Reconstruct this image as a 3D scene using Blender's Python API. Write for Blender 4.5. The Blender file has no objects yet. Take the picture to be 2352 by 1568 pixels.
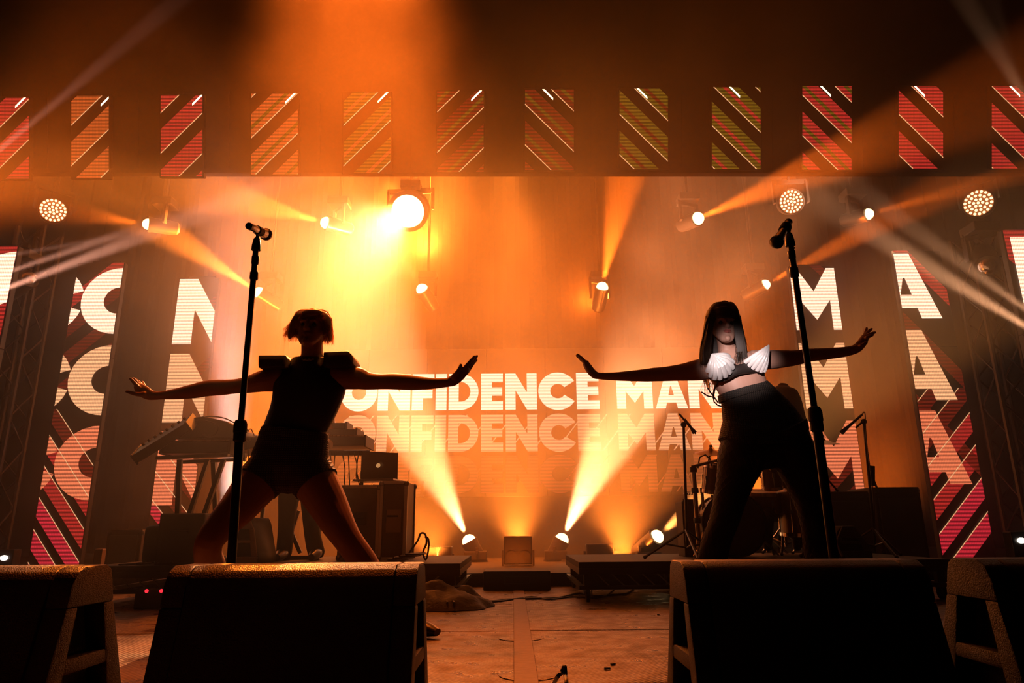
import bpy, bmesh, math, random
from mathutils import Vector, Matrix, Quaternion
PI = math.pi
R = math.radians
C = bpy.context.scene.collection
scene = bpy.context.scene
random.seed(7)

# ------------------------------------------------------------ camera
F = 1568.0                      # focal length in pixels of the 2352-wide frame (24 mm on 36 mm)
PITCH, ROLL = R(15.1), R(0.45)
CAM = Vector((0.0, 0.0, 0.50))
_f = Vector((0, math.cos(PITCH), math.sin(PITCH)))
_r0 = Vector((1, 0, 0))
_u0 = Vector((0, -math.sin(PITCH), math.cos(PITCH)))
_r = (_r0 * math.cos(ROLL) - _u0 * math.sin(ROLL))
_u = (_u0 * math.cos(ROLL) + _r0 * math.sin(ROLL))
cd = bpy.data.cameras.new('camera')
cd.lens = 24.0; cd.sensor_width = 36.0; cd.clip_start = 0.05; cd.clip_end = 200
cam = bpy.data.objects.new('camera', cd); C.objects.link(cam)
M3 = Matrix((_r, _u, -_f)).transposed()
cam.matrix_world = Matrix.Translation(CAM) @ M3.to_4x4()
scene.camera = cam

def ray(px, py):
    return _f + _r * ((px - 1176) / F) + _u * ((784 - py) / F)
def P(px, py, Y):
    """point of the vertical plane y = Y seen at a pixel"""
    d = ray(px, py)
    return CAM + d * (Y / d.y)
def G(px, py, z=0.0):
    """point of the horizontal plane at height z seen at a pixel"""
    d = ray(px, py)
    return CAM + d * ((z - CAM.z) / d.z)
def S(px, py, Y):
    """metres per pixel there"""
    d = ray(px, py)
    return (Y / d.y) / F

# ------------------------------------------------------------ view, world
scene.view_settings.view_transform = 'Standard'
scene.view_settings.look = 'None'
scene.view_settings.exposure = 0.0
scene.view_settings.gamma = 1.0
scene.view_settings.use_curve_mapping = False
scene.cycles.max_bounces = 4
scene.cycles.diffuse_bounces = 2
scene.cycles.glossy_bounces = 2
scene.cycles.transparent_max_bounces = 12
scene.cycles.volume_bounces = 0
scene.cycles.use_denoising = True
scene.cycles.use_light_tree = True
scene.cycles.caustics_reflective = False
scene.cycles.caustics_refractive = False
scene.cycles.sample_clamp_indirect = 4.0
scene.cycles.volume_max_steps = 96
w = bpy.data.worlds.new('night'); scene.world = w; w.use_nodes = True
bg = w.node_tree.nodes.get('Background') or w.node_tree.nodes.new('ShaderNodeBackground')
bg.inputs['Color'].default_value = (0.10, 0.04, 0.02, 1)
bg.inputs['Strength'].default_value = 0.012

# ------------------------------------------------------------ stage lamps (the light of each lamp head), and added lights
AMB = (1.0, 0.15, 0.010)     # saturated amber gel
DEEP = (1.0, 0.11, 0.006)
GOLD = (1.0, 0.205, 0.02)     # hotter amber
HOT = (1.0, 0.34, 0.07)
BLAZE = (1.0, 0.36, 0.13)
WARM = (1.0, 0.46, 0.22)
PINK = (1.0, 0.42, 0.28)
WHITE = (1.0, 0.80, 0.74)
def spot(name, loc, tgt, ang, power, col, blend=0.35, size=0.05):
    l = bpy.data.lights.new(name, 'SPOT')
    l.energy = power; l.color = col; l.spot_size = R(ang); l.spot_blend = blend
    l.shadow_soft_size = size
    o = bpy.data.objects.new(name, l); C.objects.link(o)
    o.location = loc
    o.rotation_euler = (Vector(tgt) - Vector(loc)).to_track_quat('-Z', 'Y').to_euler()
    return o
YT, YU = 8.0, 9.0            # depth of the front and the rear lamp truss
# px, py, Y, target px, target py, target Y, cone, power, colour, lens radius px, blend
LAMPS = [
    (341, 515, YT, -150, 440, 6.8, 28, 3500, AMB, 13, .7),
    (750, 512, YT, 480, 440, 7.1, 28, 8500, GOLD, 14, .6),
    (1602, 502, YT, 2200, 250, 5.0, 15, 6500, AMB, 15, .6),
    (1993, 492, YT, 2600, 330, 5.8, 12, 2200, AMB, 13, .6),
    (937, 485, YT, 755, 690, 6.4, 27, 6500, BLAZE, 38, 1),
    (596, 672, YU, 300, 480, 7.8, 22, 18000, GOLD, 13, .7),
    (970, 665, YU, 880, 520, 8.2, 20, 1500, HOT, 14, .7),
    (1383, 661, YU, 1440, 380, 7.8, 24, 13000, AMB, 14, .6),
    (1757, 654, YU, 2150, 440, 7.4, 15, 7000, AMB, 12, .6),
    (1078, 1243, 8.3, 965, 1020, 8.2, 34, 21000, BLAZE, 16, .6),
    (1290, 1240, 8.3, 1400, 1010, 8.2, 35, 18000, BLAZE, 16, .6),
    (1508, 1233, 7.6, 1640, 1120, 7.0, 24, 4500, HOT, 16, .6),
]
for (px, py, Y, tx, ty, tY, ang, pw, col, rp, bl) in LAMPS:
    a, b = P(px, py, Y), P(tx, ty, tY)
    if rp > 30: b = P(785, 600, 5.6)          # the big one looks almost into the lens
    d = (b - a).normalized()
    spot('lamp_beam', a + d * (rp * S(px, py, Y) * (1.0 if rp < 20 else .3) + .035), b, ang, pw, col, bl, 0.03)
# added unseen lights without fixtures that brighten haze, hair and rims
spot('added_wash_a', (-1.4, 10.6, 5.0), (-1.7, 5.0, 4.2), 66, 4800, GOLD, 1.0, 0.2)
spot('added_wash_b', (1.2, 10.6, 4.0), (1.0, 5.0, 3.0), 52, 1100, AMB, 1.0, 0.2)
spot('added_wash_c', (-1.85, 4.9, 7.8), (-1.6, 7.3, 4.9), 58, 58000, AMB, 1.0, 0.2)
spot('added_hair_light', P(905, 470, 7.7), P(716, 745, 3.5), 8, 16000, GOLD, .9, 0.05)  # added back light on the first singer's hair, no lamp of its own
spot('added_rim_light', (-1.2, 6.0, 7.6), (-1.1, 3.4, 1.2), 26, 2500, AMB, 1.0, 0.1)  # added rim light from above, no lamp of its own
spot('added_wash_d', (-6.2, 6.0, 3.0), (-3.4, 6.4, 5.8), 50, 5000, AMB, 1.0, 0.2)
spot('added_wash_e', (3.0, 8.9, 0.6), (2.4, 8.1, 3.4), 56, 7000, AMB, 1.0, 0.2)
spot('added_wash_f', (-3.4, 8.9, 0.6), (-2.8, 8.1, 4.6), 54, 12000, AMB, 1.0, 0.2)
spot('added_wash_g', (0.03, 6.3, 0.118), (0.0, 7.6, 0.9), 130, 25, AMB, 1.0, 0.04)
spot('added_wash_h', (0.07, 8.9, 0.24), (-0.25, 8.7, 3.0), 110, 1500, GOLD, 1.0, 0.1)
spot('added_wash_i', (-0.85, 7.6, 0.17), (-0.9, 8.0, 2.5), 125, 7500, GOLD, 1.0, 0.1)
spot('added_wash_j', (1.15, 7.6, 0.17), (1.2, 8.0, 2.5), 125, 1900, GOLD, 1.0, 0.1)
spot('added_wash_k', P(900, 420, 8.6), (-1.3, 7.3, 1.0), 70, 2600, GOLD, 1.0, 0.2)
spot('added_wash_l', (0.0, 8.5, 5.7), (0.0, 8.9, 1.0), 48, 4200, GOLD, 1.0, 0.2)
spot('added_wash_m', (4.7, 8.6, 0.3), (3.7, 7.7, 2.4), 70, 600, AMB, 1.0, 0.2)
# white sharpies from the wings
spot('wing_beam', P(-60, 690, 5.6), P(560, 455, 7.6), 6, 34000, PINK, .8, 0.02)
spot('wing_beam', P(-60, 650, 5.6), P(480, 470, 7.6), 4.5, 24000, PINK, .8, 0.02)
spot('wing_beam', P(-60, 600, 5.6), P(520, 500, 7.6), 3.5, 9000, PINK, .8, 0.02)
spot('wing_beam', P(-20, 360, 5.0), P(480, -60, 5.4), 5.5, 9000, PINK, .8, 0.02)
spot('wing_beam', P(2440, 800, 5.6), P(1930, 490, 7.5), 8, 20000, WARM, .9, 0.02)
spot('wing_beam', P(2440, 770, 5.6), P(1980, 440, 7.5), 6.5, 12000, WARM, .9, 0.02)
spot('wing_beam', P(2420, 330, 5.0), P(2180, -60, 5.4), 8, 6000, WARM, .9, 0.02)
spot('wing_beam', P(2400, 420, 5.0), P(2260, -60, 5.4), 5, 3500, WARM, .9, 0.02)
# cool white strobe behind the keyboard rig
spot('strobe_beam', P(532, 1240, 7.0), P(528, 600, 7.1), 15, 14000, WHITE, .9, 0.08)
# added unseen front fill that whitens the second singer's shells and midriff
spot('added_front_fill', (-1.3, -2.5, 1.7), P(1700, 836, 3.6), 3.5, 2700, (1.0, .78, .74), .8, 0.05)

# ------------------------------------------------------------ helpers
def tag(o, label=None, cat=None, group=None, kind=None):
    if label: o['label'] = label
    if cat: o['category'] = cat
    if group: o['group'] = group
    if kind: o['kind'] = kind
    return o
def thing(name, label, cat, loc=(0, 0, 0), rz=0.0, group=None, rot=None):
    o = bpy.data.objects.new(name, None); C.objects.link(o)
    o.empty_display_size = 0.1
    m = (rot.to_4x4() if rot is not None else Matrix.Rotation(rz, 4, 'Z'))
    o.matrix_world = Matrix.Translation(Vector(loc)) @ m
    o['mw'] = [x for r_ in o.matrix_world for x in r_]
    return tag(o, label, cat, group)
def mw(o):
    if o is None: return Matrix.Identity(4)
    v = o.get('mw')
    if v is None: return mw(o.parent)
    return Matrix([list(v[i * 4:i * 4 + 4]) for i in range(4)])
class MB:
    def __init__(s): s.v = []; s.f = []
    def add(s, vs, fs):
        k = len(s.v); s.v += [Vector(v) for v in vs]; s.f += [tuple(i + k for i in f) for f in fs]; return s
    def box(s, c, d, m=None):
        c = Vector(c); x, y, z = d[0] / 2, d[1] / 2, d[2] / 2
        vs = [Vector((a * x, b * y, e * z)) for e in (-1, 1) for a, b in ((-1, -1), (1, -1), (1, 1), (-1, 1))]
        if m is not None: vs = [m @ v for v in vs]
        return s.add([c + v for v in vs], [(3, 2, 1, 0), (4, 5, 6, 7), (0, 1, 5, 4), (1, 2, 6, 5), (2, 3, 7, 6), (3, 0, 4, 7)])
    def bar(s, a, b, wd, h=None, up=(0, 0, 1)):
        a, b = Vector(a), Vector(b); t = (b - a)
        L = t.length; t.normalize(); h = h or wd
        u = Vector(up)
        if abs(t.dot(u)) > .98: u = Vector((0, 1, 0))
        x = t.cross(u).normalized(); y = x.cross(t)
        vs = []
        for q in (a, b):
            for i, j in ((-1, -1), (1, -1), (1, 1), (-1, 1)):
                vs.append(q + x * (i * wd / 2) + y * (j * h / 2))
        return s.add(vs, [(3, 2, 1, 0), (4, 5, 6, 7), (0, 1, 5, 4), (1, 2, 6, 5), (2, 3, 7, 6), (3, 0, 4, 7)])
    def tube(s, pts, r, n=8, cap=True, flat=None, yax=None):
        """loft along pts; r number or list; flat: depth ratio or list"""
        pts = [Vector(p) for p in pts]; m = len(pts)
        rs = r if isinstance(r, (list, tuple)) else [r] * m
        fl = flat if isinstance(flat, (list, tuple)) else [flat or 1.0] * m
        k = len(s.v); prev = None
        for i, p in enumerate(pts):
            t = (pts[min(i + 1, m - 1)] - pts[max(i - 1, 0)])
            if t.length < 1e-9: t = Vector((0, 0, 1))
            t.normalize()
            if yax is not None:
                x = t.cross(Vector(yax))
                if x.length < .05: x = prev or Vector((1, 0, 0))
                x.normalize(); y = x.cross(t)
            else:
                if prev is None:
                    u = Vector((0, 0, 1)) if abs(t.z) < .9 else Vector((1, 0, 0))
                    x = t.cross(u).normalized()
                else:
                    x = (prev - t * prev.dot(t)).normalized()
                y = t.cross(x)
            prev = x
            for j in range(n):
                a = 2 * PI * j / n
                s.v.append(p + x * (math.cos(a) * rs[i]) + y * (math.sin(a) * rs[i] * fl[i]))
        for i in range(m - 1):
            for j in range(n):
                s.f.append((k + i * n + j, k + i * n + (j + 1) % n, k + (i + 1) * n + (j + 1) % n, k + (i + 1) * n + j))
        if cap:
            s.f.append(tuple(k + j for j in reversed(range(n))))
            s.f.append(tuple(k + (m - 1) * n + j for j in range(n)))
        return s
    def lathe(s, prof, c=(0, 0, 0), ax=(0, 0, 1), n=24, closed=False):
        """prof: list of (radius, height along ax)"""
        c = Vector(c); ax = Vector(ax).normalized()
        u = Vector((0, 0, 1)) if abs(ax.z) < .9 else Vector((1, 0, 0))
        x = ax.cross(u).normalized(); y = ax.cross(x)
        k = len(s.v); m = len(prof)
        for (r, h) in prof:
            for j in range(n):
                a = 2 * PI * j / n
                s.v.append(c + ax * h + (x * math.cos(a) + y * math.sin(a)) * max(r, 1e-5))
        for i in range(m - 1):
            for j in range(n):
                s.f.append((k + i * n + j, k + i * n + (j + 1) % n, k + (i + 1) * n + (j + 1) % n, k + (i + 1) * n + j))
        s.f.append(tuple(k + j for j in reversed(range(n))))
        s.f.append(tuple(k + (m - 1) * n + j for j in range(n)))
        return s
    def ball(s, c, r, n=12, m=8, sc=(1, 1, 1)):
        prof = [(math.sin(PI * i / m), -math.cos(PI * i / m)) for i in range(m + 1)]
        k = len(s.v); s.lathe(prof, n=n)
        for i in range(k, len(s.v)):
            v = s.v[i]; s.v[i] = Vector(c) + Vector((v.x * r * sc[0], v.y * r * sc[1], v.z * r * sc[2]))
        return s
    def prism(s, poly, a, b, M=None):
        """poly in local xz, extruded in y from a to b"""
        n = len(poly)
        vs = [Vector((x, a, z)) for x, z in poly] + [Vector((x, b, z)) for x, z in poly]
        if M is not None: vs = [M @ v for v in vs]
        fs = [tuple(range(n)), tuple(reversed(range(n, 2 * n)))] + [(i, i + n, (i + 1) % n + n, (i + 1) % n) for i in range(n)]
        return s.add(vs, fs)
    def build(s, name, mat, parent=None, smooth=False, bevel=0, world=False, seg=2, fix=True):
        me = bpy.data.meshes.new(name)
        vs = s.v
        if world and parent is not None:
            inv = mw(parent).inverted(); vs = [inv @ v for v in vs]
        me.from_pydata([tuple(v) for v in vs], [], s.f)
        bm = bmesh.new(); bm.from_mesh(me)
        if fix: bmesh.ops.recalc_face_normals(bm, faces=bm.faces[:])
        if bevel:
            es = [e for e in bm.edges if len(e.link_faces) == 2 and e.calc_face_angle(0) > R(28)]
            bmesh.ops.bevel(bm, geom=es, offset=bevel, segments=seg, affect='EDGES', profile=.6, clamp_overlap=True)
        bm.to_mesh(me); bm.free()
        if smooth:
            me.polygons.foreach_set('use_smooth', [True] * len(me.polygons))
            try: me.set_sharp_from_angle(angle=R(38))
            except Exception: pass
        me.materials.append(mat)
        o = bpy.data.objects.new(name, me); C.objects.link(o)
        if parent is not None: o.parent = parent
        return o
def copy_tree(o, parent=None):
    c = o.copy(); C.objects.link(c); c.parent = parent
    for ch in [x for x in o.children]: copy_tree(ch, c)
    return c

# ------------------------------------------------------------ materials
MATS = {}
def mat(name, col, rough=.6, metal=0, spec=.5, bump=0, bscale=60, var=0, emit=None, es=1, trans=0):
    if name in MATS: return MATS[name]
    m = bpy.data.materials.new(name); m.use_nodes = True
    nt = m.node_tree; b = nt.nodes['Principled BSDF']
    b.inputs['Base Color'].default_value = (*col, 1)
    b.inputs['Roughness'].default_value = rough
    b.inputs['Metallic'].default_value = metal
    b.inputs['Specular IOR Level'].default_value = spec
    if emit:
        b.inputs['Emission Color'].default_value = (*emit, 1); b.inputs['Emission Strength'].default_value = es
        m.cycles.emission_sampling = 'NONE'
    if bump or var:
        tc = nt.nodes.new('ShaderNodeTexCoord'); nz = nt.nodes.new('ShaderNodeTexNoise')
        nz.inputs['Scale'].default_value = bscale; nz.inputs['Detail'].default_value = 4
        nt.links.new(tc.outputs['Object'], nz.inputs['Vector'])
        if bump:
            bp = nt.nodes.new('ShaderNodeBump'); bp.inputs['Strength'].default_value = bump; bp.inputs['Distance'].default_value = .01
            nt.links.new(nz.outputs['Fac'], bp.inputs['Height']); nt.links.new(bp.outputs['Normal'], b.inputs['Normal'])
        if var:
            mx = nt.nodes.new('ShaderNodeMix'); mx.data_type = 'RGBA'
            mx.inputs['A'].default_value = (*[c * (1 - var) for c in col], 1)
            mx.inputs['B'].default_value = (*[min(1, c * (1 + var)) for c in col], 1)
            nt.links.new(nz.outputs['Fac'], mx.inputs['Factor']); nt.links.new(mx.outputs['Result'], b.inputs['Base Color'])
    MATS[name] = m; return m
def led(name, col, st, pitch=.038, lo=.35):
    """lit LED area: emission with dark scan lines between the diode rows and a fine diode grain"""
    m = bpy.data.materials.new(name); m.use_nodes = True
    nt = m.node_tree; nt.nodes.clear()
    N = nt.nodes.new; L = nt.links.new
    tc = N('ShaderNodeTexCoord'); sp = N('ShaderNodeSeparateXYZ'); L(tc.outputs['Object'], sp.inputs[0])
    def sine(sock, per, k):
        a = N('ShaderNodeMath'); a.operation = 'MULTIPLY'; a.inputs[1].default_value = 2 * PI / per; L(sock, a.inputs[0])
        b = N('ShaderNodeMath'); b.operation = 'SINE'; L(a.outputs[0], b.inputs[0])
        c = N('ShaderNodeMapRange'); c.inputs[1].default_value = -1; c.inputs[2].default_value = 1
        c.inputs[3].default_value = k; c.inputs[4].default_value = 1; L(b.outputs[0], c.inputs[0])
        return c.outputs[0]
    s1 = sine(sp.outputs['Z'], pitch, lo); s2 = sine(sp.outputs['X'], .016, .7); s3 = sine(sp.outputs['Z'], .016, .7)
    m1 = N('ShaderNodeMath'); m1.operation = 'MULTIPLY'; L(s1, m1.inputs[0]); L(s2, m1.inputs[1])
    m2 = N('ShaderNodeMath'); m2.operation = 'MULTIPLY'; L(m1.outputs[0], m2.inputs[0]); L(s3, m2.inputs[1])
    m3 = N('ShaderNodeMath'); m3.operation = 'MULTIPLY'; m3.inputs[1].default_value = st; L(m2.outputs[0], m3.inputs[0])
    e = N('ShaderNodeEmission'); e.inputs['Color'].default_value = (*col, 1); L(m3.outputs[0], e.inputs['Strength'])
    o = N('ShaderNodeOutputMaterial'); L(e.outputs[0], o.inputs['Surface'])
    m.cycles.emission_sampling = 'NONE'
    return m
BLACK = mat('black_paint', (.012, .010, .010), .55)
BLACKM = mat('black_powder_coat', (.02, .018, .018), .35, .3)
PLASTIC = mat('textured_black_plastic', (.022, .018, .016), .42, 0, .6, .5, 260)
DRAPE = mat('black_drape', (.0015, .001, .001), 1.0, 0, 0)
CHROME = mat('chrome', (.7, .66, .62), .18, 1)
STEEL = mat('brushed_steel', (.35, .33, .31), .35, 1)
ALU = mat('truss_black_steel', (.05, .045, .04), .45, .6)
RUBBER = mat('rubber', (.015, .014, .014), .8)
CABLE = mat('cable_rubber', (.012, .011, .011), .45)
WOODPLY = mat('black_plywood', (.012, .009, .007), .6, 0, .4, .2, 40, .4)
# ============================================================ the setting
def floor_mat():
    m = bpy.data.materials.new('worn_stage_deck'); m.use_nodes = True
    nt = m.node_tree; b = nt.nodes['Principled BSDF']; N = nt.nodes.new; L = nt.links.new
    tc = N('ShaderNodeTexCoord')
    n1 = N('ShaderNodeTexNoise'); n1.inputs['Scale'].default_value = 1.3; n1.inputs['Detail'].default_value = 8; n1.inputs['Roughness'].default_value = .65
    n2 = N('ShaderNodeTexNoise'); n2.inputs['Scale'].default_value = 9; n2.inputs['Detail'].default_value = 6
    L(tc.outputs['Object'], n1.inputs['Vector']); L(tc.outputs['Object'], n2.inputs['Vector'])
    cr = N('ShaderNodeValToRGB'); cr.color_ramp.elements[0].position = .40; cr.color_ramp.elements[0].color = (.035, .022, .016, 1)
    cr.color_ramp.elements[1].position = .60; cr.color_ramp.elements[1].color = (.20, .13, .09, 1); L(n1.outputs['Fac'], cr.inputs[0])
    st = N('ShaderNodeValToRGB'); st.color_ramp.elements[0].position = .30; st.color_ramp.elements[0].color = (.25, .25, .25, 1)
    st.color_ramp.elements[1].position = .42; st.color_ramp.elements[1].color = (1, 1, 1, 1)
    mp = N('ShaderNodeMapping'); mp.inputs['Scale'].default_value = (1.2, 4.5, 1); L(tc.outputs['Object'], mp.inputs[0])
    n3 = N('ShaderNodeTexNoise'); n3.inputs['Scale'].default_value = 2.2; n3.inputs['Detail'].default_value = 7; n3.inputs['Roughness'].default_value = .7
    L(mp.outputs[0], n3.inputs['Vector']); L(n3.outputs['Fac'], st.inputs[0])
    mx = N('ShaderNodeMix'); mx.data_type = 'RGBA'; mx.blend_type = 'MULTIPLY'; mx.inputs['Factor'].default_value = 1
    L(cr.outputs[0], mx.inputs['A']); L(st.outputs[0], mx.inputs['B']); L(mx.outputs['Result'], b.inputs['Base Color'])
    rr = N('ShaderNodeMapRange'); rr.inputs[1].default_value = .3; rr.inputs[2].default_value = .7; rr.inputs[3].default_value = .20; rr.inputs[4].default_value = .60
    L(n2.outputs['Fac'], rr.inputs[0]); L(rr.outputs[0], b.inputs['Roughness'])
    b.inputs['Specular IOR Level'].default_value = .7
    # studded anti-slip relief
    sp = N('ShaderNodeSeparateXYZ'); L(tc.outputs['Object'], sp.inputs[0])
    def sn(s, per):
        a = N('ShaderNodeMath'); a.operation = 'MULTIPLY'; a.inputs[1].default_value = 2 * PI / per; L(s, a.inputs[0])
        c = N('ShaderNodeMath'); c.operation = 'SINE'; L(a.outputs[0], c.inputs[0]); return c.outputs[0]
    mu = N('ShaderNodeMath'); mu.operation = 'MULTIPLY'; L(sn(sp.outputs['X'], .022), mu.inputs[0]); L(sn(sp.outputs['Y'], .022), mu.inputs[1])
    ad = N('ShaderNodeMath'); ad.operation = 'MULTIPLY_ADD'; ad.inputs[1].default_value = .10; L(mu.outputs[0], ad.inputs[0])
    L(n2.outputs['Fac'], ad.inputs[2])
    bp = N('ShaderNodeBump'); bp.inputs['Strength'].default_value = .6; bp.inputs['Distance'].default_value = .02
    L(ad.outputs[0], bp.inputs['Height']); L(bp.outputs['Normal'], b.inputs['Normal'])
    return m
FLOORM = floor_mat()
REAR = 6.15                     # where the deck meets the raised upstage platform
fl = thing('floor', None, None); fl['kind'] = 'structure'
# deck sheets, 2.44 x 1.22 m, with open joints
ys = [-1.2, 0.45, 2.45, 3.62, 4.82, REAR]
xs = [-8.5, -6.06, -3.62, -1.16, 0.075, 1.28, 3.72, 6.16, 8.5]
for j in range(len(ys) - 1):
    off = 0
    for i in range(len(xs) - 1):
        x0, x1 = xs[i] + off + .003, xs[i + 1] + off - .003
        if ys[j] < 0.4 : continue
        MB().box(((x0 + x1) / 2, (ys[j] + ys[j + 1]) / 2, -.02 + random.uniform(-.0015, .0015)), (x1 - x0, ys[j + 1] - ys[j] - .006, .04)).build('deck_sheet', FLOORM, fl, bevel=.002, seg=1)
MB().box((0, 2.6, -.075), (18, 7.6, .05)).build('subfloor', BLACK, fl)
# round anchor plates and the long joint strip in the middle of the deck
for (px, py) in ((1192, 1464), (1208, 1549)):
    c = G(px, py)
    MB().lathe([(.105, 0), (.105, .003), (.098, .005), (0, .005)], (c.x + .01, c.y, -.001), n=40).build('anchor_plate', FLOORM, fl, smooth=True)
st = MB()
a0, a1 = G(1190, 1350), G(1212, 1580)
STRIP = mat('joint_strip', (.17, .11, .08), .5, 0, .6, .3, 30, .3)
st.box(((a0.x + a1.x) / 2 , (a0.y + a1.y) / 2, .0035), (.082, (a0.y - a1.y), .005))
st.build('joint_strip', STRIP, fl, bevel=.0015, seg=1)
# upstage platform
pf = thing('floor_upstage', None, None); pf['kind'] = 'structure'
MB().box((0, (REAR + 13) / 2, .03), (18, 13 - REAR, .14)).build('platform', WOODPLY, pf, bevel=.006)
MB().box((0, REAR - .004, .105), (18, .012, .012)).build('edge_trim', BLACKM, pf)
def drape(name, x0, x1, y, z0, z1, fold=.16, amp=.05, axis='x', kind='structure', mt=None):
    n = int((x1 - x0) / fold * 6); b = MB(); vs = []
    for i in range(n + 1):
        t = x0 + (x1 - x0) * i / n
        o = amp * math.sin(2 * PI * t / fold) + amp * .4 * math.sin(5.1 * t)
        for z in (z0, z1):
            vs.append((t, y + o, z) if axis == 'x' else (y + o, t, z))
    fs = [(2 * i, 2 * i + 2, 2 * i + 3, 2 * i + 1) for i in range(n)]
    o = b.add(vs, fs).build(name, mt or DRAPE, None, smooth=True)
    if kind: o['kind'] = kind
    return o
drape('wall_back', -9, 9, 12.2, 0, 8.6, .5, .10)
drape('wall_left', -1, 12.2, -7.6, 0, 8.6, .5, .08, 'y')
drape('wall_right', -1, 12.2, 7.6, 0, 8.6, .5, .08, 'y')
o = MB().box((0, 5.5, 8.7), (17, 14, .1)).build('ceiling', BLACK); o['kind'] = 'structure'

# ---- header fascia, tilted towards the audience, square to the lens
HC = CAM + ray(1176, 300) * 7.55                      # a point of the header plane
Hx, Hz = _r.copy(), _u.copy()                         # its own axes (it hangs tilted forward)
HR = Matrix((Hx, _f, Hz)).transposed()
def hpt(px, py, d=0): return CAM + ray(px, py) * (7.55 + d)
fa = thing('trim_1', None, None, HC, rot=HR); fa['kind'] = 'structure'
k = 7.55 / F
MB().box((0, .12, .71), (13.5, .12, 2.3)).build('fascia_board', DRAPE, fa)
MB().box((0, .10, (300 - 391) * k), (13.5, .18, .05)).build('lower_rail', DRAPE, fa)
for px in range(-20, 2400, 105):
    MB().box(((px - 1176 + 15) * k, .05, 0), (.02, .012, 188 * k)).build('mullion', DRAPE, fa)

# ---- LED lettering
def rect(x0, z0, x1, z1): return [(x0, z0), (x1, z0), (x1, z1), (x0, z1)]
def ring(cx, cz, ro, ri, a0, a1, n=18, sx=1.0):
    out = []
    for i in range(n):
        a, b = a0 + (a1 - a0) * i / n, a0 + (a1 - a0) * (i + 1) / n
        out.append([(cx + sx * ri * math.cos(a), cz + ri * math.sin(a)), (cx + sx * ro * math.cos(a), cz + ro * math.sin(a)),
                    (cx + sx * ro * math.cos(b), cz + ro * math.sin(b)), (cx + sx * ri * math.cos(b), cz + ri * math.sin(b))])
    return out
def glyph(ch):
    """convex pieces of a heavy geometric capital, height 1; returns pieces, width"""
    if ch == 'I': return [rect(0, 0, .30, 1)], .30
    if ch == 'E': return [rect(0, 0, .30, 1), rect(.3, 0, .60, .24), rect(.3, .385, .58, .615), rect(.3, .76, .60, 1)], .60
    if ch == 'F': return [rect(0, 0, .30, 1), rect(.3, .33, .56, .56), rect(.3, .76, .60, 1)], .60
    if ch == 'N': return [rect(0, 0, .28, 1), rect(.60, 0, .88, 1), [(.28, 1), (.26, 1), (.26, .56), (.60, 0), (.62, 0), (.62, .44)]], .88
    if ch == 'O': return ring(.5, .5, .52, .20, 0, 2 * PI, 32), 1.0
    if ch == 'C': return ring(.5, .5, .52, .20, R(32), R(328), 26) , .96
    if ch == 'D': return [rect(0, 0, .28, 1), rect(.28, .77, .36, 1), rect(.28, 0, .36, .23)] + ring(.34, .5, .50, .27, -PI / 2, PI / 2, 18), .85
    if ch == 'M': return [rect(0, 0, .25, 1), rect(.75, 0, 1.0, 1), [(.25, 1), (.25, .48), (.5, .16), (.5, .62)], [(.75, 1), (.5, .62), (.5, .16), (.75, .48)]], 1.0
    if ch == 'A': return [[(0, 0), (.27, 0), (.52, 1), (.32, 1)], [(.60, 0), (.88, 0), (.56, 1), (.36, 1)], rect(.20, .16, .68, .36), [(.36, .62), (.52, .62), (.50, 1), (.38, 1)]], .88
    return [], .42
def clip(poly, x0, z0, x1, z1):
    def cut(pl, ins, inter):
        out = []
        for i in range(len(pl)):
            a, b = pl[i - 1], pl[i]
            if ins(b):
                if not ins(a): out.append(inter(a, b))
                out.append(b)
            elif ins(a): out.append(inter(a, b))
        return out
    def ix(x): return lambda a, b: (x, a[1] + (b[1] - a[1]) * (x - a[0]) / (b[0] - a[0]))
    def iz(z): return lambda a, b: (a[0] + (b[0] - a[0]) * (z - a[1]) / (b[1] - a[1]), z)
    for ins, it in ((lambda p: p[0] >= x0, ix(x0)), (lambda p: p[0] <= x1, ix(x1)), (lambda p: p[1] >= z0, iz(z0)), (lambda p: p[1] <= z1, iz(z1))):
        if not poly: return []
        poly = cut(poly, ins, it)
    return poly if len(poly) > 2 else []
def flat(name, polys, y, m, parent, box_=None):
    """lit LED area: thin slab pieces standing a hair proud of the screen face"""
    b = MB()
    for pl in polys:
        if box_: pl = clip(pl, *box_)
        if not pl: continue
        n = len(pl)
        b.add([(x, y, z) for x, z in pl], [tuple(range(n))])
    if not b.f: return None
    return b.build(name, m, parent, fix=False)
def band(x0, x1, zl, zr, th, ):
    """diagonal stripe: its lower edge runs from zl at x0 to zr at x1"""
    return [(x0, zl), (x1, zr), (x1, zr + th), (x0, zl + th)]
L_WHITE = led('led_white', (1, .60, .40), 3.4, lo=.45)
L_CREAM = led('led_cream', (1, .46, .21), 2.0, lo=.4)
L_PEACH = led('led_peach', (1, .22, .09), 1.7, lo=.30)
L_RED = led('led_red', (1, .045, .035), .75, lo=.28)
L_PINK = led('led_pink', (1, .035, .06), 1.0, lo=.25)
L_MAROON = led('led_maroon', (1, .06, .02), .22, lo=.2)
L_GREEN = led('led_olive', (.38, .22, .012), .55, lo=.2)
L_ORANGE = led('led_orange', (1, .17, .03), .75, lo=.35)
L_LINE = led('led_line', (1, .50, .22), 1.6, lo=.6)
L_DASH = led('led_dash', (1, .85, .50), 6, lo=.8)

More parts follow.
